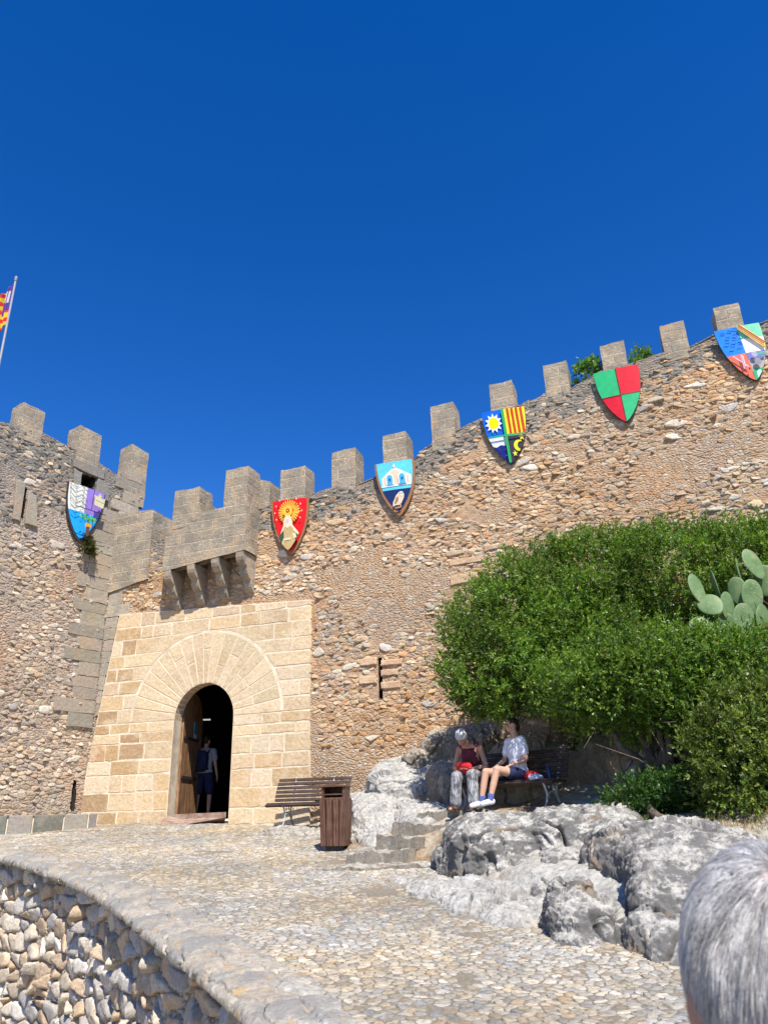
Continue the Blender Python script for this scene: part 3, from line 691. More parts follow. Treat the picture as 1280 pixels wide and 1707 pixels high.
# small recess behind the slit
def recess(PL, hole, depth, parent, name, mat):
    mb = MB(); f = [PL.W(a, b, -.01) for a, b in hole]; b_ = [PL.W(a, b, -depth) for a, b in hole]; n = len(f)
    mb.add(f + b_, [[(i), (i + 1) % n, n + (i + 1) % n, n + i] for i in range(n)] + [[n + i for i in range(n)]]); return mb.build(name, mat, parent)
recess(GW, slit_hole, .6, cwall, 'arrow_slit', M['shade_stone'])

tcorn = T_(232, 845)[0]
win = [T_(133, 806), T_(157, 817), T_(161, 797), T_(136, 789)]
sl1 = [T_(32, 862), T_(40, 865), T_(46, 815), T_(39, 808)]; sl2 = [T_(117, 1350), T_(125, 1352), T_(129, 1304), T_(123, 1298)]
top_tow = [(-80, 660), (0, 703), (70, 720), (118, 745), (165, 770), (200, 797), (232, 803)]
# the tower face is seen from the front with s increasing to the right
wall_surface(TW, top_tow, -.7, 300, .028, [win, sl1, sl2], M['tower'], 'wall', tow, (-6.5, tcorn), thick=1.2, stone_pal=TPAL, stone_sz=(.18, .088), grey=(2.6, 2.5, .55))
recess(TW, win, .7, tow, 'window', M['shade_stone']); recess(TW, sl1, .5, tow, 'arrow_slit', M['shade_stone']); recess(TW, sl2, .4, tow, 'drain_hole', M['shade_stone'])
# return face of the tower beside the gate wall
mb = MB(); ztw = T_(232, 806)[1]
mb.add([TW.W(tcorn, -.5, .02), TW.W(tcorn, -.5, -4), TW.W(tcorn, ztw, -4), TW.W(tcorn, ztw, .02)], [[0, 1, 2, 3]]); mb.build('side_wall', M['ashlar'], tow)

# ---- battlements
def merlon(PL, s0, s1, zb0, zb1, zt0, zt1, depth, parent, front=.03, name='merlon', seed=0, mat=None):
    """block of coursed stone, subdivided and roughened"""
    r_ = np.random.default_rng(seed + 40); n = 12; mb = MB()
    def P(a, c, b): return PL.W(s0 + (s1 - s0) * a, (zb0 + (zb1 - zb0) * a) * (1 - c) + (zt0 + (zt1 - zt0) * a) * c, front - depth * b)
    bm_v = []; fs = []
    def face(fn, nu, nv):
        b0 = len(bm_v)
        for i in range(nu + 1):
            for j in range(nv + 1): bm_v.append(fn(i / nu, j / nv))
        for i in range(nu):
            for j in range(nv): fs.append([b0 + i * (nv + 1) + j, b0 + (i + 1) * (nv + 1) + j, b0 + (i + 1) * (nv + 1) + j + 1, b0 + i * (nv + 1) + j + 1])
    face(lambda u, v: P(u, v, 0), n, n); face(lambda u, v: P(1, v, u), n, n); face(lambda u, v: P(1 - u, v, 1), n, n); face(lambda u, v: P(0, v, 1 - u), n, n); face(lambda u, v: P(u, 1, v), n, n)
    me = bpy.data.meshes.new(name); me.from_pydata([tuple(q) for q in bm_v], [], fs); me.update(); box_uv(me)
    v = np.array(bm_v); c = v.mean(0); ext = np.abs(v - c).max(0)
    d = np.stack([fbm(v * 3.1 + 9 * k + seed * 3, 3) for k in range(3)], -1) * .02
    # worn corners: pull the upper rim in a little
    e = np.clip((v[:, 2] - (max(zt0, zt1) - .14)) / .14, 0, 1) * (fbm(v * 2.3 + seed, 2) + .25)
    d[:, :2] -= (v - c)[:, :2] * (e * .09)[:, None]; d[:, 2] -= np.maximum(0, e) * .04
    set_verts(me, v + d)
    return link(name, me, mat or M['ashlar'], parent)
mer = [(465, 508, 780, 832), (551, 593, 751, 812), (637, 679, 723, 786), (718, 760, 674, 738), (817, 859, 636, 692), (908, 951, 604, 658), (1004, 1048, 571, 620), (1105, 1150, 536, 588), (1195, 1243, 506, 556)]
for i, (a, b, t, bt) in enumerate(mer):
    A, B = G(a + 2, bt), G(b, bt); s0, s1 = A[0], B[0]; zt = G((a + b) / 2, t)[1]; zb = min(A[1], B[1]) - .1
    merlon(GW, s0, s1, zb, zb, zt, zt + .02, .52, cwall, front=.0, seed=i)
for i, (a, b, t, bt) in enumerate([(31, 70, 676, 722), (126, 164, 714, 768), (210, 240, 744, 830)]):
    A, B = T_(a, bt), T_(b, bt); zt = T_((a + b) / 2, t)[1]; zb = min(A[1], B[1]) - .12
    merlon(TW, A[0], B[0], zb, zb, zt + .03, zt - .03, .5, tow, seed=20 + i)
mb = None
# corner block joining tower and gate wall
cbl, cbr = G(198, 900, .3), G(254, 855, .3)
merlon(GW, c_in[0] - .1, G(252, 860, .16)[0], G(210, 985, .1)[1], G(240, 965, .1)[1], G(200, 851, .16)[1], G(252, 848, .16)[1], .85, cwall, front=.07, name='corner_block', seed=33)

# ---- ashlar blocks helper (real blocks standing proud of a mortar sheet)
def prism_block(mb, PL, poly, off, col, gap=.012, back=-.02, ch=.012):
    q = shrink(poly, gap)
    if len(q) < 3: return
    q2 = shrink(q, ch); n = len(q)
    f = [PL.W(a, b, off) for a, b in q2]; m_ = [PL.W(a, b, off - ch) for a, b in q]; b_ = [PL.W(a, b, back) for a, b in q]
    mb.add(f + m_ + b_, [list(range(n))] + [[i, n + i, n + (i + 1) % n, (i + 1) % n] for i in range(n)] + [[n + i, 2 * n + i, 2 * n + (i + 1) % n, n + (i + 1) % n] for i in range(n)], col)
GOLD = [(.64, .48, .29), (.66, .51, .32), (.61, .44, .25), (.67, .53, .35), (.64, .49, .31), (.59, .42, .24), (.66, .53, .37), (.63, .48, .30), (.61, .46, .31)]
def jit(c, a=.06):
    k = 1 + random.uniform(-a, a) * 2; return tuple(max(0, x * k + random.uniform(-a, a) * .15) for x in c)
def subdiv_edge(poly, n=4):
    out = []
    for i in range(len(poly)):
        a, b = np.array(poly[i]), np.array(poly[(i + 1) % len(poly)])
        for k in range(n): out.append(a + (b - a) * k / n + np.array([random.uniform(-1, 1), random.uniform(-1, 1)]) * (.009 if k else .018))
    return out
mp = MB()
xs_l = lambda z: pBL[0] + (pTL[0] - pBL[0]) * (z - pBL[1]) / (pTL[1] - pBL[1])
ztop = lambda s: pTL[1] + (pTR[1] - pTL[1]) * (s - pTL[0]) / (pTR[0] - pTL[0])
panel = [(xs_l(z0 - .3), z0 - .3), (dl, z0 - .3), (dl, zsp)] + [(dc - ri * math.cos(a), zsp + ri * math.sin(a)) for a in np.linspace(0, math.pi, 25)[1:-1]] + [(dr, zsp), (dr, z0 - .3), (pBR[0], z0 - .3), tuple(pTR), tuple(pTL)]
mp.prism([GW.W(a, b, .045) for a, b in panel], [GW.W(a, b, -.2) for a, b in panel], (.6, .5, .36), 1)
z = z0 - .1; row = 0
while z < max(pTL[1], pTR[1]):
    h = random.uniform(.29, .39)
    if 0 < zsp - z < .66: h = zsp - z if zsp - z < .42 else (zsp - z) / 2
    zt = z + h
    def arc(zz): return math.sqrt(max(0, ro * ro - (zz - zsp) ** 2)) if zz > zsp else (ri if zz <= zsp else 0)
    inner = [(z + (zt - z) * k / 4) for k in range(5)]
    if zt <= zsp + .02: spans = [(xs_l(z), dl, None, 'door'), (dr, pBR[0], 'door', None)]
    elif z < zsp + ro: spans = [(xs_l(z), dc, None, 'arc'), (dc, pBR[0], 'arc', None)]
    else: spans = [(xs_l(z), pBR[0], None, None)]
    for a, b, ka, kb in spans:
        ea = max(dc + arc(max(z, zsp)), dc + arc(zt)) if ka == 'arc' else a; eb = min(dc - arc(max(z, zsp)), dc - arc(zt)) if kb == 'arc' else b
        if eb - ea < .05: continue
        x = ea
        while x < eb - .02:
            L = random.uniform(.3, .85); x2 = x + L
            if eb - x2 < .24: x2 = eb
            zA = lambda q: min(zt, ztop(q))
            lo, hi = z, zt
            if min(zA(x), zA(x2)) - z < .09: x = x2; continue
            la = [(x, z)]; lb = [(x2, z), (x2, zA(x2))]
            poly = [(x, z), (x2, z), (x2, zA(x2)), (x, zA(x))]
            if ka is None and x == ea and zt < zsp * 9: poly[3] = (max(xs_l(poly[3][1]), x - .2), poly[3][1])
            zs_ = np.linspace(max(z, zsp), min(zt, zsp + ro), 6)
            if ka == 'arc' and x == ea: poly = [(x2, z), (x2, zA(x2))] + ([(dc, zA(dc))] if zt > zsp + ro else []) + [(dc + arc(q_) + .012, q_) for q_ in zs_[::-1]] + ([(dc + ro + .012, z)] if z < zsp else [])
            if kb == 'arc' and x2 == eb: poly = [(x, zA(x)), (x, z)] + ([(dc - ro - .012, z)] if z < zsp else []) + [(dc - arc(q_) - .012, q_) for q_ in zs_] + ([(dc, zA(dc))] if zt > zsp + ro else [])
            col = jit(random.choice(GOLD), .045)
            if x < pTL[0] + .6 and random.random() < .45: col = jit((.46, .31, .17))
            prism_block(mp, GW, subdiv_edge(poly) if len(poly) == 4 else poly, .047 + random.uniform(0, .008), col, random.uniform(.009, .022), ch=.006)
            x = x2
    z = zt; row += 1
# voussoirs
na = 19; ang = [math.pi * k / na + random.uniform(-.02, .02) * (0 < k < na) for k in range(na + 1)]
for k in range(na):
    a, b = ang[k], ang[k + 1]; cuts = [ri, ro - .03]
    if random.random() < .5: cuts.insert(1, random.uniform(ri + .35, ro - .3))
    for j in range(len(cuts) - 1):
        r0, r1 = cuts[j], cuts[j + 1]
        poly = [(dc + r0 * math.cos(a), zsp + r0 * math.sin(a)), (dc + r1 * math.cos(a), zsp + r1 * math.sin(a)), (dc + r1 * math.cos((a + b) / 2), zsp + r1 * math.sin((a + b) / 2)), (dc + r1 * math.cos(b), zsp + r1 * math.sin(b)), (dc + r0 * math.cos(b), zsp + r0 * math.sin(b)), (dc + r0 * math.cos((a + b) / 2), zsp + r0 * math.sin((a + b) / 2))]
        prism_block(mp, GW, poly, .049 + random.uniform(0, .006), jit((.65, .51, .33), .05), random.uniform(.008, .014), ch=.006)
portal = mp.build('gate_portal', [M['gold'], M['mortar']], cwall)
# reveal of the opening and the passage behind it
arch = [(dl, z0 - .1), (dl, zsp)] + [(dc - ri * math.cos(a), zsp + ri * math.sin(a)) for a in np.linspace(0, math.pi, 21)[1:-1]] + [(dr, zsp), (dr, z0 - .1)]
mb = MB(); n = len(arch); mb.add([GW.W(a, b, .05) for a, b in arch] + [GW.W(a, b, -.24) for a, b in arch], [[i, n + i, n + i + 1, i + 1] for i in range(n - 1)], (.5, .37, .23)); mb.build('door_reveal', M['gold'], cwall)
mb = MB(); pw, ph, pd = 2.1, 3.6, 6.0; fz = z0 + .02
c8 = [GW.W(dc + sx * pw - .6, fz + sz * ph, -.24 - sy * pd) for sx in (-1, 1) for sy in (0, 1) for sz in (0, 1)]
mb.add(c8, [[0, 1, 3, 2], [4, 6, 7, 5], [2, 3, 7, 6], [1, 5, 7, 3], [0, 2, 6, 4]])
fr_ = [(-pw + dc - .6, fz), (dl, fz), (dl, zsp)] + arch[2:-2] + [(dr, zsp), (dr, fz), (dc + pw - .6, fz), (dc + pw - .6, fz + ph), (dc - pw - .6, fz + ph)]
mb.add([GW.W(a, b, -.24) for a, b in fr_], [list(range(len(fr_)))]); mb.build('passage', M['shade_stone'], cwall)
# grey quoins in the corner between tower and wall
def quoin(PL, s_edge, sgn, zlo, zhi, parent, wmin, wmax, cut=None):
    q = MB(); z_ = zlo; k = 0
    while z_ < zhi:
        h = random.uniform(.26, .34); wd = (wmax if k % 2 else wmin) * random.uniform(.85, 1.15); k += 1
        a, b = (s_edge, s_edge + sgn * wd); a, b = min(a, b), max(a, b)
        if cut: b = min(b, cut(z_ + h / 2) - .02)
        if b - a > .1: prism_block(q, PL, subdiv_edge([(a, z_), (b, z_), (b, z_ + h), (a, z_ + h)]),   .03 + random.uniform(0, .015), jit(random.choice([(.36, .31, .24), (.31, .27, .215), (.40, .34, .26)])), .004, -.12, ch=.006)
        z_ += h
    q.build('quoins', M['greyblock'], parent)
quoin(TW, -.04, -1, G(150, 1215)[1], T_(205, 870)[1], tow, .6, .95)
quoin(GW, c_in[0] + .03, 1, G(158, 1215)[1], G(200, 985)[1], cwall, .46, .6, lambda z: xs_l(z) if z < pTL[1] else 9)
quoin(TW, tcorn - .02, -1, T_(205, 870)[1], T_(225, 800)[1] + .0, tow, .55, .8)
# lintel blocks round the tower window
q = MB()
for poly in ([T_(122, 812), T_(133, 817), T_(136, 789), T_(122, 780)], [T_(120, 779), T_(172, 802), T_(175, 785), T_(122, 763)], [T_(158, 828), T_(180, 838), T_(180, 806), T_(162, 797)]):
    prism_block(q, TW, subdiv_edge([tuple(p) for p in poly]), .06, jit((.25, .235, .2)), .008, -.1)
q.build('window_surround', M['greyblock'], tow)
q = MB()
for poly in ([T_(20, 866), T_(33, 871), T_(42, 806), T_(26, 798)], [T_(40, 873), T_(62, 880), T_(60, 828), T_(46, 818)]):
    prism_block(q, TW, subdiv_edge([tuple(p) for p in poly]), .055, jit((.36, .32, .25)), .01, -.1)
q.build('slit_surround', M['greyblock'], tow)

q = MB()
for pts in ([(747, 946), (806, 936), (806, 924), (748, 934)], [(749, 978), (797, 969), (797, 953), (749, 960)], [(806, 921), (854, 911), (853, 901), (806, 910)], [(742, 930), (775, 924), (775, 914), (742, 919)], [(600, 1112), (629, 1108), (629, 1094), (600, 1098)], [(634, 1112), (672, 1108), (672, 1097), (634, 1100)], [(634, 1128), (664, 1126), (664, 1114), (634, 1116)], [(598, 1142), (629, 1140), (629, 1126), (598, 1128)], [(634, 1150), (668, 1148), (668, 1134), (634, 1136)]):
    prism_block(q, GW, subdiv_edge([tuple(G(*p)) for p in pts]), .022 + random.uniform(0, .018), jit((.55, .37, .23)), .012, -.1, ch=.014)
q.build('dressed_blocks', M['gold'], cwall)
# ---- machicolation box over the gate
MO = .6
bA, bB = G(271, 953, MO), G(408, 916, MO); tA, tB = G(281, 868, MO), G(410, 836, MO)
mac = merlon(GW, bA[0], bB[0], bA[1], bB[1], tA[1], tB[1], .2, cwall, front=MO, name='machicolation', seed=51)
sA, sB = bA[0], bB[0]
zl = lambda s, A, B: A[1] + (B[1] - A[1]) * (s - sA) / (sB - sA)
for s0, s1, sd in ((sA, sA + .2, 52), (sB - .2, sB, 53)):      # cheeks
    merlon(GW, s0, s1, zl(s0, bA, bB), zl(s1, bA, bB), zl(s0, tA, tB), zl(s1, tA, tB), MO - .2, mac, front=MO - .2, name='cheek', seed=sd)
for a, b, t, bt, sd in ((288, 330, 815, 866, 60), (373, 410, 780, 850, 61)):
    A, B = G(a, bt, MO), G(b, bt, MO); zt0 = G(a, t + 5, MO)[1]; zt1 = G(b, t - 4, MO)[1]
    merlon(GW, A[0], B[0] if sd == 60 else sB, min(A[1], B[1]) - .15, min(A[1], B[1]) - .1, zt0, zt1, .55, mac, front=MO, name='merlon', seed=sd)
merlon(GW, sB - .12, sB + .22, G(425, 850)[1] - .2, G(425, 850)[1] - .2, G(425, 800, -.1)[1], G(440, 806, -.1)[1], .5, mac, front=-.05, name='merlon', seed=64)
merlon(GW, G(329, 870)[0] - .1, G(338, 870)[0] + .15, G(330, 870)[1] - .3, G(330, 870)[1] - .3, G(332, 838)[1], G(336, 842)[1], .4, mac, front=-.02, name='merlon', seed=65)
for i, sx in enumerate(np.linspace(sA + .02, sB - .24, 4)):     # corbels: three stepped rounded lobes
    wd = .2; ztp = zl(sx + wd / 2, bA, bB) + .02; pr = [(0.0, ztp), (MO - .01, ztp)]
    for k in range(3):
        d0 = MO * (1 - k / 3) - .01; d1 = MO * (1 - (k + 1) / 3) + (.03 if k == 2 else 0); zt = ztp - .06 - k * .27
        for a in np.linspace(0, math.pi / 2, 6): pr.append((d0 - (d0 - d1) * (1 - math.cos(a)), zt - .27 * math.sin(a) * .96))
    pr.append((0.0, ztp - .9)); q = MB()
    q.prism([GW.W(sx, b, a) for a, b in pr], [GW.W(sx + wd, b, a) for a, b in pr][::1], (.4, .34, .26))
    o = q.build('corbel', M['corbel'], mac); bevel(o, .012, 2)
# ---- wooden door leaf, opened inwards on the left jamb
dr_a = R(107); q = MB(); Hd = zsp + ri * .55 - z0
hinge = GW.W(dl - .02, 0, -.29); ddir = GW.d * math.cos(dr_a) - GW.n * math.sin(dr_a); dn = np.cross(ddir, [0, 0, 1.0])
def DP(u, z_, o): p = hinge + ddir * u + dn * o; p[2] = z0 + z_; return p
nb = 6; bw_ = (dr - dl - .02) / nb
for k in range(nb):
    u0, u1 = k * bw_ + .004, (k + 1) * bw_ - .004
    zt = lambda u: (zsp - z0) + math.sqrt(max(0, ri ** 2 - (u - ri) ** 2)) - .02
    f = [(u0, .03), (u1, .03), (u1, zt(u1)), (u0, zt(u0))]
    q.prism([DP(a, b, .035) for a, b in f], [DP(a, b, -.035) for a, b in f])
door = q.build('door', M['doorwood'], cwall)
q = MB()
for zz in (.9, 1.75): q.box(DP(.6, zz, .045), (.55, .012, .03), rot=np.stack([ddir, dn, [0, 0, 1.0]], -1))
q.build('strap', M['irondark'], door)
q = MB(); q.tube([DP(1.08 + .05 * math.sin(a), 1.25 - .1 + .1 * math.cos(a), .07) for a in np.linspace(0, 2 * math.pi, 15)], .01, 6); q.box(DP(1.08, 1.27, .05), (.03, .015, .06), rot=np.stack([ddir, dn, [0, 0, 1.0]], -1)); q.build('handle', M['irondark'], door)
q = MB(); A = [(.75, 1.75), (1.0, 1.75), (1.0, 2.15), (.75, 2.15)]; q.prism([DP(a, b, .05) for a, b in A], [DP(a, b, .046) for a, b in A], (.62, .7, .68))
A = [(.76, 1.88), (.99, 1.88), (.99, 2.14), (.76, 2.14)]; q.prism([DP(a, b, .053) for a, b in A], [DP(a, b, .0505) for a, b in A], (.06, .3, .42))
tag(q.build('poster', M['paint']), 'blue and white paper notice pinned to the open wooden gate door', 'poster')
q = MB(); A = [G(268, 1374), G(376, 1368), G(376, 1357), G(282, 1361)]
f0, f1 = hit_ramp(267, 1374, .03), hit_ramp(374, 1368, .03); b0_, b1_ = GW.W(dl - .12, z0 + .13, -.02), GW.W(dr - .1, z0 + .15, -.02)
q.add([f0, f1, b1_, b0_, f0 - [0, 0, .09], f1 - [0, 0, .09], b1_ - [0, 0, .1], b0_ - [0, 0, .1]], [[0, 1, 2, 3], [7, 6, 5, 4], [0, 4, 5, 1], [1, 5, 6, 2], [2, 6, 7, 3], [3, 7, 4, 0]])
tag(q.build('threshold_board', M['plank']), 'worn wooden ramp board laid on the gate threshold', 'board')
q = MB(); lq = GW.hit(335, 1200, -3.4); lc = GW.W(lq[0], lq[1], -3.4); q.box(lc, (.26, .02, .018)); tag(q.build('ceiling_lamp', M['lamp']), 'lit fluorescent tube inside the dark gate passage', 'lamp')
print('portal', pTL, pTR, pBL, pBR, 'z0', z0, 'door', dl, dr, 'ri', ri, 'ro', ro, 'zsp', zsp)
# ---------------------------------------------------------------- SECTION: rocks
def Rz(a): return np.array([[math.cos(a), -math.sin(a), 0], [math.sin(a), math.cos(a), 0], [0, 0, 1.0]])
def Rx(a): return np.array([[1.0, 0, 0], [0, math.cos(a), -math.sin(a)], [0, math.sin(a), math.cos(a)]])
def Ry(a): return np.array([[math.cos(a), 0, math.sin(a)], [0, 1.0, 0], [-math.sin(a), 0, math.cos(a)]])
def facets(p, cell, seed):
    """broken planes: every cell of a jittered lattice carries its own tilted plane; returns signed offset"""
    g = p / cell; i0 = np.floor(g).astype(int); best = np.full(len(p), 1e9); out = np.zeros(len(p))
    for dx in (-1, 0, 1):
        for dy in (-1, 0, 1):
            for dz in (-1, 0, 1):
                c = i0 + np.array([dx, dy, dz]); h = _h(c[:, 0] + seed, c[:, 1], c[:, 2]); o = np.stack([(h * k) % 1.0 for k in (.7548, .5698, .3819)], -1)
                d = g - (c + o); dist = (d ** 2).sum(1); n_ = np.stack([((h * k) % 1.0) - .5 for k in (.1237, .9127, .4391)], -1)
                v = (d * n_).sum(1) * 1.2 + ((h * .2713) % 1.0 - .5) * .5; m_ = dist < best; best[m_] = dist[m_]; out[m_] = v[m_]
    return out * cell
def rock(name, label, blobs, voxel=.035, mat='rock', amp=.16, fine=.03, seed=0, cracks=.05, stretch=(1, 1, .6), cat='rock', group=None):
    """one boulder: rounded blocks grown into one skin, then broken up with ridges, clefts and pits"""
    mb = MB()
    for c, r, rz, tilt in blobs: mb.ell(c, r, Rz(rz) @ Rx(tilt), 18, 12, pw=.55)
    me = remeshed(mb, voxel * .45, 14); v, n = verts_of(me); st = np.array(stretch)
    p = v * st + seed * 7.7
    q = p + .35 * np.stack([fbm(p * 1.1 + 5 * k, 2) for k in range(3)], -1)
    steep = np.clip(1.15 - np.abs(n[:, 2]), 0, 1); q2 = (v @ (Rx(.85) @ Rz(.5))) * np.array([1.1, 1.1, 5.5]) + seed
    d = .9 * amp * fbm(q * .6, 2) + .16 * amp * fbm(q * 2.2, 4) + .17 * facets(q, .62, seed * 13) + .09 * facets(q + 3.1, .2, seed * 17 + 5)
    cr = np.abs(fbm(q * .7 + 40, 3)); d -= cracks * np.exp(-(cr / .018) ** 2) * 2.2
    d += .03 * fbm(v * np.array([3.6, 3.6, .6]) + seed, 4, ridge=True) * steep + .03 * fbm(q2, 5, ridge=True) + fine * 1.0 * fbm(v * 7, 6, 2.0, .62) + .016 * fbm(v * 26, 3, 2.0, .7); d = np.clip(d, -.3, .3)
    set_verts(me, v + n * d[:, None])
    me.polygons.foreach_set('use_smooth', np.ones(len(me.polygons), bool)); me.materials.clear()
    o = link(name, me, M[mat]); return tag(o, label, cat, group)
rock('rock', 'big grey dark streaked limestone rock below the women with a sheer front face',
     [((1.55, 10.7, -.68), (.9, .78, .62), .1, .1), ((2.45, 10.55, -.6), (.8, .85, .62), -.2, .1), ((.98, 10.75, -.78), (.42, .65, .38), .3, .2), ((2.2, 11.3, -.45), (.95, .65, .42), 0, 0), ((1.5, 10.1, -.85), (.5, .45, .42), .2, .25), ((2.15, 9.75, -.85), (.5, .5, .5), -.1, .2), ((1.95, 9.3, -1.0), (.6, .5, .34), 0, .2)], seed=1)
rock('rock', 'large dark grey limestone rock just left of the silver haired head',
     [((3.0, 8.6, -.85), (.85, 1.05, .66), .1, .12), ((2.6, 7.75, -1.0), (.5, .7, .62), -.2, .3), ((3.25, 9.1, -.76), (.7, .9, .5), 0, .05), ((3.2, 7.4, -1.15), (.7, .7, .6), 0, .3), ((2.25, 7.0, -1.25), (.35, .45, .4), .3, .3)], seed=2, amp=.17)
rock('rock', 'small wedge shaped grey rock between the two big rocks at the cobbles',
     [((1.66, 7.6, -1.0), (.3, .36, .3), .2, .35), ((1.75, 7.4, -1.1), (.36, .36, .2), -.2, .2), ((1.64, 7.85, -.86), (.16, .22, .3), .4, .2)], .025, seed=3, amp=.1)
rock('rock', 'low flat pale rock shelf in the cobbles below the steps',
     [((1.15, 9.1, -1.0), (.75, .75, .24), .3, .1), ((.75, 9.7, -.92), (.62, .5, .2), .2, .1), ((1.35, 8.35, -1.09), (.5, .5, .2), 0, .08), ((.3, 10.1, -.9), (.35, .4, .14), 0, .05)], .03, 'rockpale', seed=4, amp=.1)
rock('rock', 'smooth pale rock slope rising behind the litter bin',
     [((.05, 13.7, -.2), (.75, .9, .42), .2, .35), ((.35, 14.6, .35), (.7, .7, .5), 0, .4), ((-.55, 14.5, -.15), (.6, .7, .42), .3, .3), ((.55, 13.1, -.25), (.5, .6, .36), .2, .3), ((-.05, 12.7, -.55), (.42, .4, .26), .1, .2), ((-.3, 13.3, -.42), (.4, .5, .3), 0, .2)], .035, 'rockpale', seed=5, amp=.13, cracks=.03)
rock('rock', 'tan earthy rock bulging from the wall foot behind the older woman',
     [((1.3, 14.75, .75), (.75, .5, .75), -.3, .2), ((.75, 14.75, .7), (.45, .4, .45), 0, .2), ((1.15, 13.95, .4), (.5, .6, .45), .2, .3)], .035, 'rockdark', seed=6, amp=.15)
rock('rock', 'shaded rock mass behind the bench with the two women under the shrub',
     [((2.6, 13.6, .55), (1.0, .6, .62), -.2, .2), ((3.5, 13.0, .55), (.9, .6, .55), -.4, .2), ((2.2, 13.1, .1), (.6, .5, .45), 0, .2), ((3.9, 12.4, .45), (.5, .5, .4), 0, .1)], .04, 'rockdark', seed=7, amp=.2)
for i, (c, r, a) in enumerate([((4.15, 11.5, .68), (.5, .38, .12), .2), ((4.5, 11.7, .88), (.55, .4, .13), .1), ((3.8, 11.35, .5), (.35, .3, .12), -.3)]):
    rock('rock', ['pale layered rock ledge lowest under the right shrub, lit in patches', 'pale layered rock ledge topmost under the right shrub', 'small pale rock ledge nearest the bench end under the shrub'][i], [(c, r, a, .1)], .03, 'rockpale', seed=10 + i, amp=.12)
# slab under the empty bench
rock('stone_slab', 'low flat stone slab step under the empty bench beside the litter bin', [((-1.5, 14.95, -.36), (.95, .5, .15), -.25, 0), ((-1.35, 14.35, -.42), (.75, .35, .12), -.1, 0)], .03, 'rockstep', seed=15, amp=.05, cracks=.02, cat='slab')
# ---- stone steps cut up to the bench
st = thing('stone_steps', 'five worn stone steps climbing from the cobbles to the bench with the two women', 'steps', tuple(hit_ramp(640, 1450)))
for i, (ax, ay, bx, by, Y0, hgt, dep) in enumerate([(540, 1441, 718, 1450, 11.0, .2, .75), (578, 1419, 690, 1421, 11.5, .2, .6), (627, 1396, 705, 1394, 11.85, .2, .6), (655, 1374, 760, 1371, 12.2, .2, .6), (697, 1355, 800, 1352, 12.5, .2, 1.0)]):
    A, B = at_y(ax, ay, Y0), at_y(bx, by, Y0 - .08); B[2] = A[2] = (A[2] + B[2]) / 2
    d = B - A; L = np.linalg.norm(d); d = d / L; nn = np.array([-d[1], d[0], 0]); q = MB(); nx, ny = 60, 26
    mbv = []
    def SP(u, w_, k): return A + d * (L * u) + nn * (dep * w_) - np.array([0, 0, hgt * k + .16 * (k > 0)])
    b0 = 0; vs = []; fs = []
    def fc(fn, nu, nv):
        b0 = len(vs)
        for a in range(nu + 1):
            for b in range(nv + 1): vs.append(fn(a / nu, b / nv))
        for a in range(nu):
            for b in range(nv): fs.append([b0 + a * (nv + 1) + b, b0 + (a + 1) * (nv + 1) + b, b0 + (a + 1) * (nv + 1) + b + 1, b0 + a * (nv + 1) + b + 1])
    fc(lambda u, w_: SP(u, w_, 0), nx, ny); fc(lambda u, k: SP(u, 0, 1 - k), nx, 16); fc(lambda u, w_: SP(0, 1 - u, 1 - w_), ny, 16); fc(lambda u, w_: SP(1, u, 1 - w_), ny, 16)
    v = np.array(vs); dsp = np.stack([fbm(v * 2.7 + 4 * k + i, 4) for k in range(3)], -1) * .075 + np.stack([fbm(v * 9 + 4 * k + i, 5, 2.0, .65) for k in range(3)], -1) * .028
    v = v + dsp; me = bpy.data.meshes.new('step'); me.from_pydata([tuple(x) for x in v], [], fs); me.update(); box_uv(me); link('step', me, M['rockstep'] if 'rockstep' in M else M['rockdark'], st)
# ---- low kerb of dark blocks at the tower foot
lw = thing('low_wall', 'low kerb wall of dark weathered blocks along the tower foot', 'low wall', tuple(hit_ramp(80, 1385)))
A, B = hit_ramp(-40, 1394), hit_ramp(161, 1381); B[2] = A[2] = min(A[2], B[2]); d = B - A; L = np.linalg.norm(d); d /= L; nn = np.array([-d[1], d[0], 0])
x = 0
while x < L - .1:
    w_ = min(random.uniform(.28, .6), L - x); q = MB(); h = .36
    q.box(A + d * (x + w_ / 2) + nn * .2 + np.array([0, 0, h / 2 - .05]), (w_ / 2 - .012, .2, h / 2 + .05), jit(random.choice([(.16, .15, .13), (.2, .19, .165), (.3, .27, .22)])), rot=np.stack([d, nn, [0, 0, 1.0]], -1))
    o = q.build('block', M['greyblock'], lw); bevel(o, .018, 2); x += w_
q = MB(); q.box(A + d * L / 2 + nn * .22 + np.array([0, 0, .13]), (L / 2, .19, .17), (.5, .44, .36), rot=np.stack([d, nn, [0, 0, 1.0]], -1)); q.build('mortar', M['mortar'], lw)

# ---------------------------------------------------------------- SECTION: shields and flag
def heater(n=10):
    """unit shield, x -.5...5, y 0 (top) .. -1 (tip); ccw"""
    rt_ = [(.5, 0), (.492, -.16), (.478, -.28), (.452, -.40), (.41, -.52), (.35, -.64), (.27, -.76), (.17, -.875), (.08, -.955), (0, -1.0)]
    return rt_ + [(-x, y) for x, y in rt_[:-1]]
HEAT = heater()
def hull_ccw(P):
    P = sorted(set((round(a, 5), round(b, 5)) for a, b in P)); lo = []; hi = []
    cr = lambda o, a, b: (a[0] - o[0]) * (b[1] - o[1]) - (a[1] - o[1]) * (b[0] - o[0])
    for p in P:
        while len(lo) > 1 and cr(lo[-2], lo[-1], p) <= 0: lo.pop()
        lo.append(p)
    for p in P[::-1]:
        while len(hi) > 1 and cr(hi[-2], hi[-1], p) <= 0: hi.pop()
        hi.append(p)
    return lo[:-1] + hi[:-1]
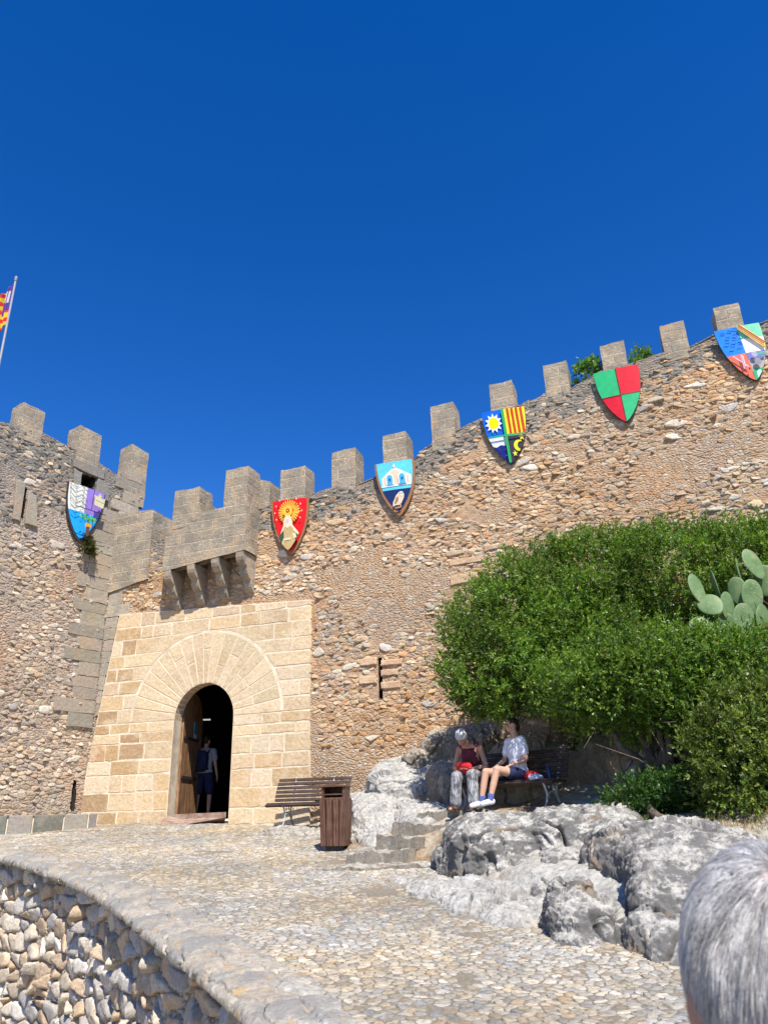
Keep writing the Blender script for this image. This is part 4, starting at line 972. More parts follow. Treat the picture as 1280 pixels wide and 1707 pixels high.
HEAT = hull_ccw(HEAT)
def shield(PL, TL, TR, TIP, label, edge, layers, rim=None, field_in=.03):
    off = .09
    a, b, c = PL.hit(*TL, off), PL.hit(*TR, off), PL.hit(*TIP, off); mid = (a + b) / 2; ex = b - a; ey = mid - c
    wpos = PL.W(mid[0], mid[1], off)
    t = thing('heraldic_shield', label, 'shield', tuple(wpos), group='painted heraldic shields on the castle walls')
    lean = .10
    def P(x, y, o): q = mid + ex * x + ey * y; return PL.W(q[0], q[1], off + lean * (1 + y) * .6 - .02 * (2 * x) ** 2 + o)
    q = MB()
    def sheet(poly, o, col):
        q.prism([P(x, y, o) for x, y in poly], [P(x, y, o - .004) for x, y in poly], col)
    mbd = MB(); hp = HEAT; hp2 = subdivide_poly(hp); mbd.prism([P(x, y, 0) for x, y in hp2], [P(x, y, -.035) for x, y in hp2]); mbd.build('board', M[edge], t)
    fld = [(x * (1 - 2 * field_in), -.02 + (y + .02) * (1 - 1.6 * field_in) if field_in else y) for x, y in hp]
    fld = hull_ccw(fld)
    # the board bows slightly: cut every painted patch into narrow strips so that it follows
    for k, (poly, col) in enumerate(layers):
        lay = .006 + .0025 * k
        pl_ = clip(poly, fld)
        if len(pl_) < 3: continue
        for i in range(8):
            x0, x1 = -.5 + i / 8, -.5 + (i + 1) / 8
            s_ = clip(pl_, [(x0, -1.2), (x1, -1.2), (x1, .2), (x0, .2)])
            if len(s_) >= 3 and abs(sum(s_[j][0] * s_[j - 1][1] - s_[j - 1][0] * s_[j][1] for j in range(len(s_)))) > 1e-6: sheet(s_, lay, col)
    q.build('painting', M['paint'], t)
    return t
def subdivide_poly(p, n=6):
    out = []
    for i in range(len(p)):
        a, b = np.array(p[i]), np.array(p[(i + 1) % len(p)])
        k = max(1, int(np.linalg.norm(b - a) * n)); out += [tuple(a + (b - a) * j / k) for j in range(k)]
    return out
def rect(x0, y0, x1, y1): return [(x0, y0), (x1, y0), (x1, y1), (x0, y1)]
def bar(x0, y0, x1, y1, w_):
    d = np.array([x1 - x0, y1 - y0]); n = np.array([-d[1], d[0]]) / np.linalg.norm(d) * w_ / 2
    return [(x0 - n[0], y0 - n[1]), (x1 - n[0], y1 - n[1]), (x1 + n[0], y1 + n[1]), (x0 + n[0], y0 + n[1])]
def disc(x, y, r, n=16, ry=None): return [(x + r * math.cos(2 * math.pi * k / n), y + (ry or r) * math.sin(2 * math.pi * k / n)) for k in range(n)]
def star(x, y, r0, r1, n, asp=1.0, ph=math.pi / 2): return [(x + (r0 if k % 2 == 0 else r1) * math.cos(ph + math.pi * k / n), y + asp * (r0 if k % 2 == 0 else r1) * math.sin(ph + math.pi * k / n)) for k in range(2 * n)]
WH, BK = (.78, .77, .72), (.02, .02, .035)
ASP = .78
# 1 tower: herringbone / basket on purple / palm on blue
L1 = [(rect(-.5, -.48, 0, 0), (.80, .78, .68)), (rect(0, -.48, .5, 0), (.32, .2, .62)), (rect(-.5, -1, .5, -.48), (.02, .38, .85))]
for k in range(-2, 9):
    y = -.02 - k * .075
    for i, x in enumerate((-.48, -.32, -.16)):
        ya, yb = (y, y - .085) if i % 2 == 0 else (y - .085, y)
        L1.append((clip(bar(x, ya, x + .16, yb, .010), rect(-.5, -.48, 0, 0)), (.27, .28, .24)))
        L1.append((clip(bar(x + .01, ya - .01, x + .06, ya - .06 if i % 2 else ya - .085, .008), rect(-.5, -.48, 0, 0)), (.30, .31, .27)))
L1 += [([(.09, -.14), (.17, -.15), (.24, -.11), (.3, -.17), (.4, -.15), (.38, -.34), (.13, -.32)], (.72, .64, .38)), ([(.18, -.13), (.24, -.08), (.3, -.14), (.28, -.15), (.24, -.11), (.2, -.15)], (.6, .52, .3)), (bar(.14, -.22, .38, -.24, .012), (.55, .47, .28))]
for k in range(46):
    a = random.uniform(0, math.pi); x, y = -.02 + .22 * math.cos(a) * random.uniform(.3, 1), -.60 - .07 * math.sin(a) * random.uniform(-1, 1)
    L1.append((bar(x, y, x + random.uniform(-.05, .05), y + random.uniform(-.06, .05), .022), random.choice([(.12, .45, .06), (.2, .6, .08), (.08, .33, .1)])))
L1 += [(rect(-.09, -.79, .06, -.72), (.75, .36, .03)), (rect(-.055, -1, .03, -.78), (.14, .06, .05)), (rect(-.006, -.48, .006, 0), BK), (rect(-.5, -.486, .5, -.474), BK)]
# 2 red with haloed veiled lady
L2 = [(rect(-.5, -1, .5, 0), (.72, .012, .014))]
for k in range(26):
    a = 2 * math.pi * k / 26; L2.append((bar(.0 + .12 * math.cos(a), -.235 + .12 * ASP * math.sin(a), .275 * math.cos(a), -.235 + .275 * ASP * math.sin(a), .03), (.8, .48, .06)))
for k in range(10):
    a = -.5 + (math.pi + 1.0) * k / 9; L2.append((disc(.35 * math.cos(a), -.235 + .35 * ASP * math.sin(a), .018, 6), (.8, .5, .35)))
L2 += [(disc(0, -.235, .125, 18, .1), (.85, .5, .04)), (disc(0, -.23, .05, 12, .04), (.35, .03, .02)), (disc(0, -.23, .02, 8, .016), (.8, .5, .2)),
       ([(-.28, -.8), (-.22, -.66), (-.13, -.55), (0, -.5), (.15, -.55), (.25, -.64), (.31, -.74), (.2, -.86), (0, -.9)], (.05, .09, .05)),
       ([(-.09, -.36), (-.05, -.32), (.06, -.32), (.1, -.37), (.13, -.5), (.27, -.63), (.3, -.7), (.15, -.6), (.05, -.5), (-.05, -.5), (-.12, -.58), (-.2, -.64), (-.12, -.5)], (.8, .62, .4)),
       ([(-.11, -.54), (0, -.48), (.13, -.54), (.17, -.66), (.2, -.8), (0, -1), (-.2, -.84), (-.1, -.7)], (.52, .39, .17)), (disc(.0, -.405, .055, 14, .062), (.82, .64, .5)), ([(-.03, -.45), (.04, -.45), (.05, -.52), (0, -.55), (-.05, -.52)], (.8, .64, .5)),
       ([(.12, -.64), (.2, -.64), (.23, -.72), (.15, -.74)], (.75, .58, .36)), (bar(-.1, -.745, .08, -.735, .035), (.8, .62, .42)), (bar(-.13, -.84, -.1, -.75, .04), (.62, .5, .25)), (bar(-.02, -.4, -.008, -.4, .008), (.25, .15, .1)), (bar(.012, -.4, .026, -.4, .008), (.25, .15, .1)), (bar(-.012, -.435, .016, -.435, .008), (.6, .2, .16))]
# 3 light blue with white bell gable, owl on navy
L3 = [(rect(-.5, -1, .5, 0), (.12, .6, .82)), (rect(-.5, -1, .5, -.52), (.012, .03, .12)), ([(-.34, -.45), (-.34, -.29), (-.06, -.13), (.05, -.13), (.38, -.28), (.38, -.45)], (.78, .78, .76)),
      ([(-.3, -.44), (-.3, -.3), (-.04, -.16), (.03, -.16), (.33, -.29), (.33, -.43)], (.78, .56, .40)), (rect(-.37, -.46, .4, -.43), (.75, .78, .8)), (bar(-.005, -.13, -.005, -.05, .03), (.8, .8, .8)), (bar(-.04, -.09, .03, -.09, .025), (.8, .8, .8))]
for x in (-.14, .17): L3 += [([(x - .1, -.43)] + [(x + .1 * math.cos(a), -.3 + .075 * math.sin(a)) for a in np.linspace(math.pi, 0, 9)] + [(x + .1, -.43)], (.8, .8, .78)), ([(x - .07, -.43)] + [(x + .07 * math.cos(a), -.3 + .055 * math.sin(a)) for a in np.linspace(math.pi, 0, 9)] + [(x + .07, -.43)], (.08, .42, .72)), ([(x - .03, -.35), (x - .015, -.31), (x + .015, -.31), (x + .03, -.35)], (.03, .07, .15)), (disc(x, -.365, .01, 6), (.03, .07, .15))]
L3 += [([(-.13, -.84), (-.11, -.76), (-.02, -.64), (.06, -.585), (.15, -.585), (.18, -.64), (.16, -.7), (.1, -.78), (.03, -.82), (-.05, -.815)], (.72, .57, .42)), ([(-.08, -.78), (-.02, -.68), (.04, -.66), (.03, -.73), (-.04, -.79)], (.36, .2, .09)), (disc(.11, -.62, .055, 10, .045), (.78, .66, .52)), (disc(.085, -.615, .011, 6), BK), (disc(.135, -.615, .011, 6), BK), (bar(.07, -.8, .07, -.85, .03), (.5, .35, .25)), (bar(-.16, -.87, .2, -.855, .03), (.4, .2, .11))]
# 4 sun / bars / water / moon
L4 = [(rect(-.5, -.5, 0, 0), (.005, .13, .62)), (rect(0, -.5, .5, 0), (.85, .68, .02)), (rect(-.5, -1, 0, -.5), (.72, .74, .8)), (rect(0, -1, .5, -.5), (.045, .045, .055)),
      ([(-.5, -.665), (-.36, -.65), (-.26, -.68), (-.16, -.645), (-.06, -.665), (0, -.64), (0, -1.1), (-.5, -1.1)], (.012, .02, .17))]
for x in (.1, .2, .3, .4): L4.append((rect(x - .022 + .01, -.475, x + .026 + .01, 0), (.55, .05, .015)))
L4 += [(star(-.24, -.24, .205, .13, 11, .9), (.74, .78, .8)), (disc(-.24, -.24, .115, 18, .105), (.86, .74, .0))]
L4 += [([(.3, -.6)] + [(.24 + .11 * math.cos(a), -.695 + .1 * math.sin(a)) for a in np.linspace(1.0, 2 * math.pi - 1.0, 15)] + [(.285 + .075 * math.cos(a), -.695 + .07 * math.sin(a)) for a in np.linspace(2 * math.pi - 1.2, 1.2, 13)], (.84, .76, .03)), (star(.33, -.55, .075, .03, 5), (.8, .62, .08)), (star(.13, -.83, .06, .025, 5), (.8, .62, .08))]
for k in range(9): x, y = random.uniform(-.3, -.05), random.uniform(-.9, -.7); L4.append((bar(x, y, x + .05, y + .006, .008), (.06, .07, .3)))
L4 += [(rect(-.03, -1, .03, 0), (.03, .36, .11)), (rect(-.5, -.515, .5, -.485), (.03, .36, .16))]
# 5 green and red quarters
L5 = [(rect(-.5, -.5, 0, 0), (.03, .45, .17)), (rect(0, -.5, .5, 0), (.68, .02, .035)), (rect(-.5, -1, 0, -.5), (.66, .012, .03)), (rect(0, -1, .5, -.5), (.04, .46, .18)), (rect(-.009, -1, .009, 0), (.10, .04, .03)), (rect(-.5, -.507, .5, -.493), (.2, .06, .03))]
# 6 sea / banded green and white / swords on salmon / tower
L6 = [(rect(-.5, -.5, 0, 0), (.02, .24, .8)), (rect(0, -.5, .5, 0), (.82, .83, .82)), (rect(0, -.24, .5, 0), (.2, .62, .38)), (rect(-.5, -1, 0, -.5), (.78, .17, .10)), (rect(0, -1, .5, -.5), (.42, .39, .36)), (rect(0, -.62, .5, -.5), (.2, .2, .5)),
      ([(0, -.83), (.08, -.78), (.2, -.8), (.5, -.7), (.5, -1), (0, -1)], (.05, .42, .17)), ([(.07, -.86), (.13, -.8), (.19, -.86), (.12, -1), (.05, -1)], (.5, .75, .65))]
for x, y in ((-.4, -.08), (-.24, -.06), (-.12, -.04), (-.33, -.17), (-.16, -.15), (-.38, -.27), (-.22, -.25), (-.08, -.24), (-.3, -.36), (-.12, -.34)): L6.append(([(x, y - .012), (x + .05, y + .012), (x + .09, y - .006), (x + .14, y + .014), (x + .09, y - .022), (x + .05, y - .004)], (.01, .06, .35)))
L6 += [(bar(.03, -.02, .46, -.44, .12), (.85, .6, .2))] + [(bar(.03 + o_, -.02 + o_, .46 + o_, -.42 + o_, .014), (.5, .1, .03)) for o_ in (-.03, -.005, .02)] + [([(.4, -.42), (.5, -.36), (.5, -.5), (.42, -.49)], (.85, .66, .06))]
L6 += [(bar(-.3, -.53, -.06, -.76, .02), (.6, .58, .68)), (bar(-.13, -.53, -.16, -.8, .018), (.5, .55, .75)), (bar(-.1, -.55, -.12, -.74, .018), (.75, .72, .75)), (disc(-.16, -.81, .025, 8), (.15, .03, .03)), (disc(-.06, -.8, .02, 8), (.15, .03, .03)), (disc(.16, -.7, .07, 12, .06), (.27, .27, .3)), (disc(.14, -.57, .06, 10, .05), (.4, .4, .5)), (bar(.2, -.58, .48, -.55, .04), (.1, .4, .25))]
shield(TW, (113, 803), (175, 825), (132, 903), 'shield with herringbone, purple basket and blue palm quarters hung on the tower', 'boardedge', L1)
shield(GW, (454, 838), (516, 830), (484, 926), 'red shield with a veiled lady under a golden ray halo', 'bronze', L2, field_in=.045)
shield(GW, (625, 776), (691, 766), (666, 860), 'light blue shield with a white bell gable above an owl on navy', 'bronze', L3, field_in=.055)
shield(GW, (802, 690), (874, 679), (852, 774), 'shield with a sun, red and yellow bars, sea and a crescent moon', 'boardedge', L4, field_in=.005)
shield(GW, (988, 625), (1063, 609), (1044, 704), 'shield quartered in plain green and red', 'boardedge', L5, field_in=.005)
shield(GW, (1188, 555), (1264, 540), (1260, 635), 'shield with blue sea, green and white band and salmon swords at far right', 'boardedge', L6, field_in=.005)

# flag on its pole behind the tower parapet
pb = at_y(2, 590, 17.6); ptp = at_y(27, 466, 17.6); pb = np.array([ptp[0], ptp[1], 8.0])
fp = thing('flagpole', 'slim grey flagpole standing on the tower roof at the left edge', 'flagpole', tuple(pb))
q = MB(); q.tube([pb, (ptp + pb) / 2, ptp], [.04, .034, .025], 10); q.build('pole', M['pole'], fp, smooth=True)
q = MB(); q.ell(ptp + [0, 0, .05], (.045, .045, .075), nu=12, nv=8); q.cap(ptp - [0, 0, .03], ptp + [0, 0, .0], .04, .04); q.build('finial', M['pole'], fp, smooth=True)
nu_, nv_ = 26, 40; vs = []; cs = []
for i in range(nu_ + 1):
    for j in range(nv_ + 1):
        u, v = i / nu_, j / nv_                  # u away from the pole, v down
        x = -(u * .38) - .04 - .05 * math.sin(v * 5) * u; y = .10 * math.sin(u * 17 + v * 2) * (.25 + u) ; zz = -v * 1.45 * (1 - .12 * u) - u * .62 - .1 * u * u
        vs.append(ptp + np.array([x, y, zz - .12]))
fs = [[i * (nv_ + 1) + j, (i + 1) * (nv_ + 1) + j, (i + 1) * (nv_ + 1) + j + 1, i * (nv_ + 1) + j + 1] for i in range(nu_) for j in range(nv_)]
q = MB()
b0 = 0; q.add(vs, [], (0, 0, 0))
for i in range(nu_):
    for j in range(nv_):
        u, v = i / nu_, j / nv_
        if u < .46 and v < .62:
            c = (.085, .035, .21)
            if .08 < u < .3 and .12 < v < .42 and not (.17 < u < .2): c = (.5, .5, .56)
        else: c = (.6, .46, .03) if int((v + .04) * 9 + u * 1.2) % 2 == 0 else (.6, .03, .03)
        if v > .62 and u < .2: c = (.6, .46, .03) if int(v * 9) % 2 == 0 else (.6, .03, .03)
        q.f.append(fs[i * nv_ + j]); q.c.append(c); q.m.append(0)
o = q.build('flag', M['flag'], None, smooth=True); sd = o.modifiers.new('s', 'SOLIDIFY'); sd.thickness = .008
tag(o, 'purple, red and yellow striped island flag hanging limp from the flagpole', 'flag')
# ---------------------------------------------------------------- SECTION: furniture
def LW(o, rz):                                       # local -> world for a placed thing
    r = Rz(rz); o = np.array(o, float)
    return lambda p: o + r @ np.array(p, float)
def make_bench(label, pos, rz, L):
    t = thing('park_bench', label, 'bench', tuple(pos), rz, 'slatted wooden benches on cast iron legs')
    for k, (y, z, tl_) in enumerate([(-.235, .395, .55), (-.165, .43, .12), (-.085, .432, -.02), (-.005, .424, -.08), (.075, .414, -.1), (.15, .41, .1)]):
        q = MB(); q.box((0, y, z), (L / 2, .033, .014), rot=Rx(-tl_)); bevel(q.build('seat_slat', M['slat'], t, world=False), .006)
    for k in range(6):
        u = k / 5; y = .23 + .2 * u - .03 * math.sin(u * 3.1); z = .5 + .37 * u
        q = MB(); q.box((0, y, z), (L / 2, .012, .029), rot=Rx(-.45 - .0 * u)); bevel(q.build('back_slat', M['slat'], t, world=False), .006)
    for x in (-L / 2 + (.16 if L > 1.6 else .36), L / 2 - (.16 if L > 1.6 else .36)):
        q = MB()
        q.tube([(x, -.25, .01), (x, -.225, .06), (x, -.17, .14), (x, -.15, .24), (x, -.19, .33), (x, -.23, .38)], [.02, .017, .016, .016, .016, .016], 8)
        q.tube([(x, .30, .01), (x, .27, .08), (x, .17, .16), (x, .13, .27), (x, .17, .36), (x, .215, .44), (x, .26, .56), (x, .36, .74), (x, .455, .92)], [.02, .018, .017, .016, .016, .016, .015, .014, .012], 8)
        q.tube([(x, -.245, .385), (x, -.15, .405), (x, 0, .402), (x, .1, .39), (x, .2, .4)], .014, 8)
        q.tube([(x, -.16, .18), (x, -.08, .26), (x, 0, .28), (x, .08, .25), (x, .145, .2)], .012, 8)
        for cy, cz, s_ in ((-.07, .33, 1), (.06, .335, -1), (-.2, .07, 1), (.22, .09, -1)):
            q.tube([(x, cy + s_ * (.035 - .0022 * k) * math.cos(k * .55), cz + (.035 - .0022 * k) * math.sin(k * .55)) for k in range(15)], .008, 6)
        q.box((x, -.25, .012), (.03, .04, .012)); q.box((x, .30, .012), (.03, .04, .012))
        q.build('leg', M['iron'], t, smooth=True, world=False)
    return t
bz = at_y(512, 1380, 15.15)
make_bench('empty dark slatted bench on a stone slab between the gate and the litter bin', bz, R(-14), 1.5)
B_O = np.array([1.80, 12.2, -.01]); B_R = R(-40)
make_bench('dark slatted bench under the shrub where two women sit', B_O, B_R, 1.75)
BW = LW(B_O, B_R)
# litter bin
lb = hit_ramp(560, 1417); lb[2] += .01
t = thing('litter_bin', 'brown slatted wooden litter bin with a hooded top at the foot of the pale rock', 'litter bin', tuple(lb), R(-12))
for side in range(4):
    for k in range(4):
        q = MB(); x = -.15 + .1 * k; rr = Rz(side * math.pi / 2)
        b = [rr @ np.array(p) for p in ((x - .044, -.185, .05), (x + .044, -.185, .05), (x + .044, -.165, .05), (x - .044, -.165, .05))]
        tp_ = [rr @ np.array(p) for p in ((x * 1.12 - .048, -.21, .72), (x * 1.12 + .048, -.21, .72), (x * 1.12 + .048, -.19, .72), (x * 1.12 - .048, -.19, .72))]
        q.add(b + tp_, [[3, 2, 1, 0], [4, 5, 6, 7], [0, 1, 5, 4], [1, 2, 6, 5], [2, 3, 7, 6], [3, 0, 4, 7]]); bevel(q.build('slat', M['binwood'], t, world=False), .006)
q = MB(); q.box((0, 0, .38), (.155, .155, .33)); q.box((0, 0, .03), (.13, .13, .03)); q.build('liner', M['irondark'], t, world=False)
q = MB(); q.box((0, 0, .735), (.205, .205, .018)); bevel(q.build('rim', M['binwood'], t, world=False), .008)
q = MB()
for x in (-.17, .17): q.box((x, .0, .83), (.02, .17, .085))
q.box((0, .16, .83), (.17, .015, .085)); q.box((0, 0, .80), (.15, .145, .01)); bevel(q.build('hood_side', M['binwood'], t, world=False), .006)
q = MB(); q.prism([(x, -.205, z) for x, z in [(-.205, .91)] + [(-.205 + .41 * k / 8, .935 + .025 * math.sin(math.pi * k / 8)) for k in range(9)] + [(.205, .91)]], [(x, .205, z) for x, z in [(-.205, .91)] + [(-.205 + .41 * k / 8, .935 + .025 * math.sin(math.pi * k / 8)) for k in range(9)] + [(.205, .91)]]); bevel(q.build('lid', M['binwood'], t, world=False), .008)

# ---------------------------------------------------------------- SECTION: people
def headmesh(q, c, yaw, pitch, s=1.0):
    r = Rz(yaw) @ Rx(pitch); f = lambda *p: np.array(c) + s * (r @ np.array(p))
    q.ell(f(0, .01, .02), np.array([.074, .094, .092]) * s, r, 18, 12)
    q.ell(f(0, -.035, -.045), np.array([.055, .055, .065]) * s, r, 14, 10)
    q.ell(f(0, -.062, -.085), np.array([.026, .022, .02]) * s, r)                      # chin
    q.cap(f(0, -.086, .01), f(0, -.105, -.028), .009 * s, .014 * s)                     # nose
    q.ell(f(0, -.082, .028), np.array([.045, .014, .012]) * s, r)                      # brow
    q.ell(f(0, -.088, -.055), np.array([.024, .012, .012]) * s, r)
    for x in (-1, 1):
        q.ell(f(x * .038, -.07, -.018), np.array([.02, .018, .016]) * s, r); q.ell(f(x * .077, .012, -.01), np.array([.01, .02, .032]) * s, r @ Ry(x * .2))
    return f
def hand(q, w_, d, n, s=1.0, curl=.6):
    """palm, four unequal curled fingers and a thumb; w_ wrist, d direction, n palm side"""
    w_ = np.array(w_, float); d = np.array(d, float); d /= np.linalg.norm(d); n = np.array(n, float); n -= d * n.dot(d); n /= np.linalg.norm(n); sd = np.cross(d, n)
    q.ell(w_ + d * .045 * s, np.array([.04, .016, .05]) * s, np.stack([sd, n, d], -1))
    for k, (o, L) in enumerate(((-.03, .062), (-.01, .074), (.011, .069), (.03, .054))):
        p0 = w_ + d * .082 * s + sd * o * s; c1 = curl * (.7 + .1 * k)
        p1 = p0 + (d * math.cos(c1 * .6) + n * math.sin(c1 * .6)) * L * .5 * s; p2 = p1 + (d * math.cos(c1 * 1.6) + n * math.sin(c1 * 1.6)) * L * .5 * s
        q.cap(p0 - d * .012, p1, .0088 * s, .008 * s, 8); q.cap(p1, p2, .008 * s, .0065 * s, 8)
    p0 = w_ + d * .03 * s - sd * .035 * s; p1 = p0 + (d * .6 - sd * .7 + n * .25) * .035 * s; p2 = p1 + (d * .85 - sd * .2 + n * .4) * .03 * s
    q.cap(p0, p1, .011 * s, .009 * s, 8); q.cap(p1, p2, .009 * s, .007 * s, 8)
def person(label, pos, rz, J, skin, cloth_, hair, head_yaw=0, head_pitch=0, voxel=.009, handvox=None, s=1.0, palm=(0, 0, -1), hand_dir=None, faceparts=True):
    """J: joints in local metres, the figure faces -Y"""
    t = thing('person', label, 'person', tuple(pos), rz)
    q = MB(); v = {k: np.array(p, float) for k, p in J.items()}
    f = headmesh(q, v['head'], head_yaw, head_pitch, s)
    q.cap(v['neck'] - [0, 0, .02], v['head'] + (v['neck'] - v['head']) * .35, .056, .052)
    ch, pe = v['chest'], v['pelvis']; wst = (ch + pe) / 2
    sh = (v['shL'] + v['shR']) / 2; sx = v['shR'] - v['shL']; sw = np.linalg.norm(sx) / 2; ax = sx / np.linalg.norm(sx)
    upa = ch - pe; upa /= np.linalg.norm(upa); fb = np.cross(upa, ax); rot = np.stack([ax, fb, upa], -1)
    q.ell(ch, (sw * .86, .105, .17), rot, 16, 12, pw=.85); q.ell(wst, (sw * .74, .095, .16), rot, 16, 12, pw=.9); q.ell(pe, (sw * .88, .115, .13), rot, 16, 12, pw=.9)
    q.cap(v['shL'], v['shR'], .056, .056); q.cap(v['neck'] - [0, 0, .03], (v['shL'] + v['neck']) / 2, .06, .05); q.cap(v['neck'] - [0, 0, .03], (v['shR'] + v['neck']) / 2, .06, .05)
    for a in 'LR':
        q.cap(v['sh' + a], v['el' + a], .05, .039); q.cap(v['el' + a], v['wr' + a], .04, .026)
        q.cap(v['hip' + a], v['kn' + a], .086, .058); q.cap(v['kn' + a], v['an' + a] * .55 + v['kn' + a] * .45, .056, .05); q.cap(v['an' + a] * .5 + v['kn' + a] * .5, v['an' + a], .052, .034)
        q.cap(v['an' + a] + [0, .02, -.03], v['toe' + a], .036, .028, 12)
        hd = (hand_dir or {}).get(a, v['wr' + a] - v['el' + a]); hand(q, v['wr' + a], hd, (palm if not isinstance(palm, dict) else palm[a]))
    me = remeshed(q, voxel, 2); me.materials.clear(); me.polygons.foreach_set('use_smooth', np.ones(len(me.polygons), bool))
    body = link('body', me, M[skin], t, world=False)
    if faceparts:
        for x in (-1, 1):
            e = MB(); e.ell(f(x * .034, -.078, .008), np.array([.013, .009, .008]) * s, nu=10, nv=8); e.build('eye', M['eye'], t, smooth=True, world=False)
        e = MB(); e.ell(f(0, -.099, -.056), np.array([.02, .006, .007]) * s, Rz(head_yaw) @ Rx(head_pitch), 10, 6); e.build('mouth', M['lip'], t, smooth=True, world=False)
    for nm, mat, fn, vx in cloth_:
        c = MB(); fn(c, v, rot, sw); me = remeshed(c, vx, 2); me.materials.clear(); vv, nn = verts_of(me)
        vv += nn * (.012 * fbm(vv * 9, 3) + .004)[:, None]; set_verts(me, vv); me.polygons.foreach_set('use_smooth', np.ones(len(me.polygons), bool)); link(nm, me, M[mat], t, world=False)
    h = MB(); hair[1](h, f, Rz(head_yaw) @ Rx(head_pitch)); me = remeshed(h, .008, 1); me.materials.clear(); vv, nn = verts_of(me)
    vv += nn * (.012 * fbm(vv * np.array([40, 40, 14]), 3))[:, None]; set_verts(me, vv); me.polygons.foreach_set('use_smooth', np.ones(len(me.polygons), bool)); link('hair', me, M[hair[0]], t, world=False)
    return t, f, v
def torso_cloth(c, v, rot, sw, g=1.1, hem=.0, sleeve=None, r=.06):
    ch, pe = v['chest'], v['pelvis']; w_ = (ch + pe) / 2
    c.ell(ch, (sw * .87 * g, .112 * g, .175), rot, 16, 12, pw=.85); c.ell(w_, (sw * .8 * g, .106 * g, .17), rot, 16, 12, pw=.9); c.ell(pe + (ch - pe) * hem, (sw * .9 * g, .122 * g, .11), rot, 16, 12, pw=.9)
    if sleeve:
        c.cap(v['shL'], v['shR'], .064, .064); 
        for a in 'LR': c.cap(v['sh' + a], v['sh' + a] + (v['el' + a] - v['sh' + a]) * sleeve, r, r * 1.08)
def shorts(c, v, rot, sw, k=.6, r0=.105, r1=.092):
    c.ell(v['pelvis'], (sw * .95, .13, .13), rot, 16, 12, pw=.9)
    for a in 'LR': c.cap(v['hip' + a], v['hip' + a] + (v['kn' + a] - v['hip' + a]) * k, r0, r1)
def legs_long(c, v, rot, sw):
    c.ell(v['pelvis'], (sw * .95, .13, .13), rot, 16, 12, pw=.9)
    for a in 'LR':
        c.cap(v['hip' + a], v['kn' + a], .105, .084); c.cap(v['kn' + a], v['an' + a] + [0, 0, .05], .08, .088)
def foot(c, v, a, r=.043, up=.0):
    c.cap(v['an' + a] + [0, .025, -.03 + up], v['toe' + a] + [0, 0, .004], r, r * .82)
# older woman, bent over her lap
J1 = dict(head=(-.03, -.35, 1.09), neck=(0, -.17, 1.0), chest=(0, -.10, .80), pelvis=(0, .07, .53), shL=(-.18, -.13, .93), shR=(.18, -.13, .93), elL=(-.27, -.14, .66), elR=(.27, -.14, .66), wrL=(-.10, -.33, .62), wrR=(.11, -.33, .62),
          hipL=(-.09, .03, .52), hipR=(.09, .03, .52), knL=(-.12, -.42, .52), knR=(.14, -.42, .53), anL=(-.16, -.42, .1), anR=(.16, -.44, .1), toeL=(-.18, -.58, .045), toeR=(.18, -.60, .045))
def hair_short(h, f, r): h.ell(f(0, .018, .035), (.094, .108, .098), r, 18, 12); h.ell(f(0, .055, -.02), (.085, .07, .085), r, 14, 10)
W1R = R(-30)
w1p = BW((-.62, .0, 0.02)); 
p1, f1, v1 = person('older woman with short silver hair, maroon vest and patterned trousers bent over her lap', w1p, W1R, J1, 'skintan',
    [('vest', 'maroon', lambda c, v, r, s: (torso_cloth(c, v, r, s * .9, 1.06), c.cap(v['shL'] * .68 + v['neck'] * .32 + [0, 0, .03], v['chest'], .046, .1), c.cap(v['shR'] * .68 + v['neck'] * .32 + [0, 0, .03], v['chest'], .046, .1)), .011),
     ('trousers', 'trousers', legs_long, .011)], ('whitehair', hair_short), .12, .75, palm=(0, .3, 1))
for a in 'LR':
    c = MB(); c.box(v1['an' + a] * .5 + v1['toe' + a] * .5 + [0, .02, -.045], (.045, .125, .012), rot=Rz(0)); c.cap(v1['an' + a] * .25 + v1['toe' + a] * .75 + [-.04, 0, 0], v1['an' + a] * .25 + v1['toe' + a] * .75 + [.04, 0, 0], .03, .03); c.build('sandal', M['sandal'], p1, smooth=False, world=False)
PW = LW(w1p, W1R)
q = MB(); q.ell((0, 0, 0), (.13, .055, .085), Rz(0), 18, 12, pw=.6)
o = q.build('pouch', M['red'], None, smooth=True); o.location = PW((.0, -.37, .64)); o.rotation_euler = (.5, .1, W1R)
tag(o, 'red pouch held on the lap of the older woman', 'pouch')
# younger woman
J2 = dict(head=(-.02, .02, 1.27), neck=(0, .06, 1.10), chest=(0, .06, .86), pelvis=(0, .07, .53), shL=(-.17, .05, 1.02), shR=(.17, .05, 1.02), elL=(-.23, -.0, .76), elR=(.22, .06, .75), wrL=(-.16, -.22, .66), wrR=(.12, -.17, .66),
          hipL=(-.09, .03, .52), hipR=(.09, .03, .52), knL=(-.14, -.44, .58), knR=(.12, -.42, .60), anL=(-.16, -.54, .17), anR=(.10, -.56, .19), toeL=(-.20, -.69, .105), toeR=(.10, -.71, .125))
def hair_bun(h, f, r): h.ell(f(0, .022, .036), (.083, .098, .087), r, 18, 12); h.ell(f(0, .075, -.01), (.062, .05, .075), r, 14, 10); h.ell(f(0, .10, -.055), (.035, .035, .05), r, 12, 8)
w2p = BW((.12, .0, .0)); W2R = R(-62)
def sock_(a): return lambda c, v, r, s: c.cap(v['an' + a] + [0, 0, -.02], v['an' + a] + [0, .02, .05], .044, .044)
def shoe_(a, r0=.043): return lambda c, v, r, s: foot(c, v, a, r0)
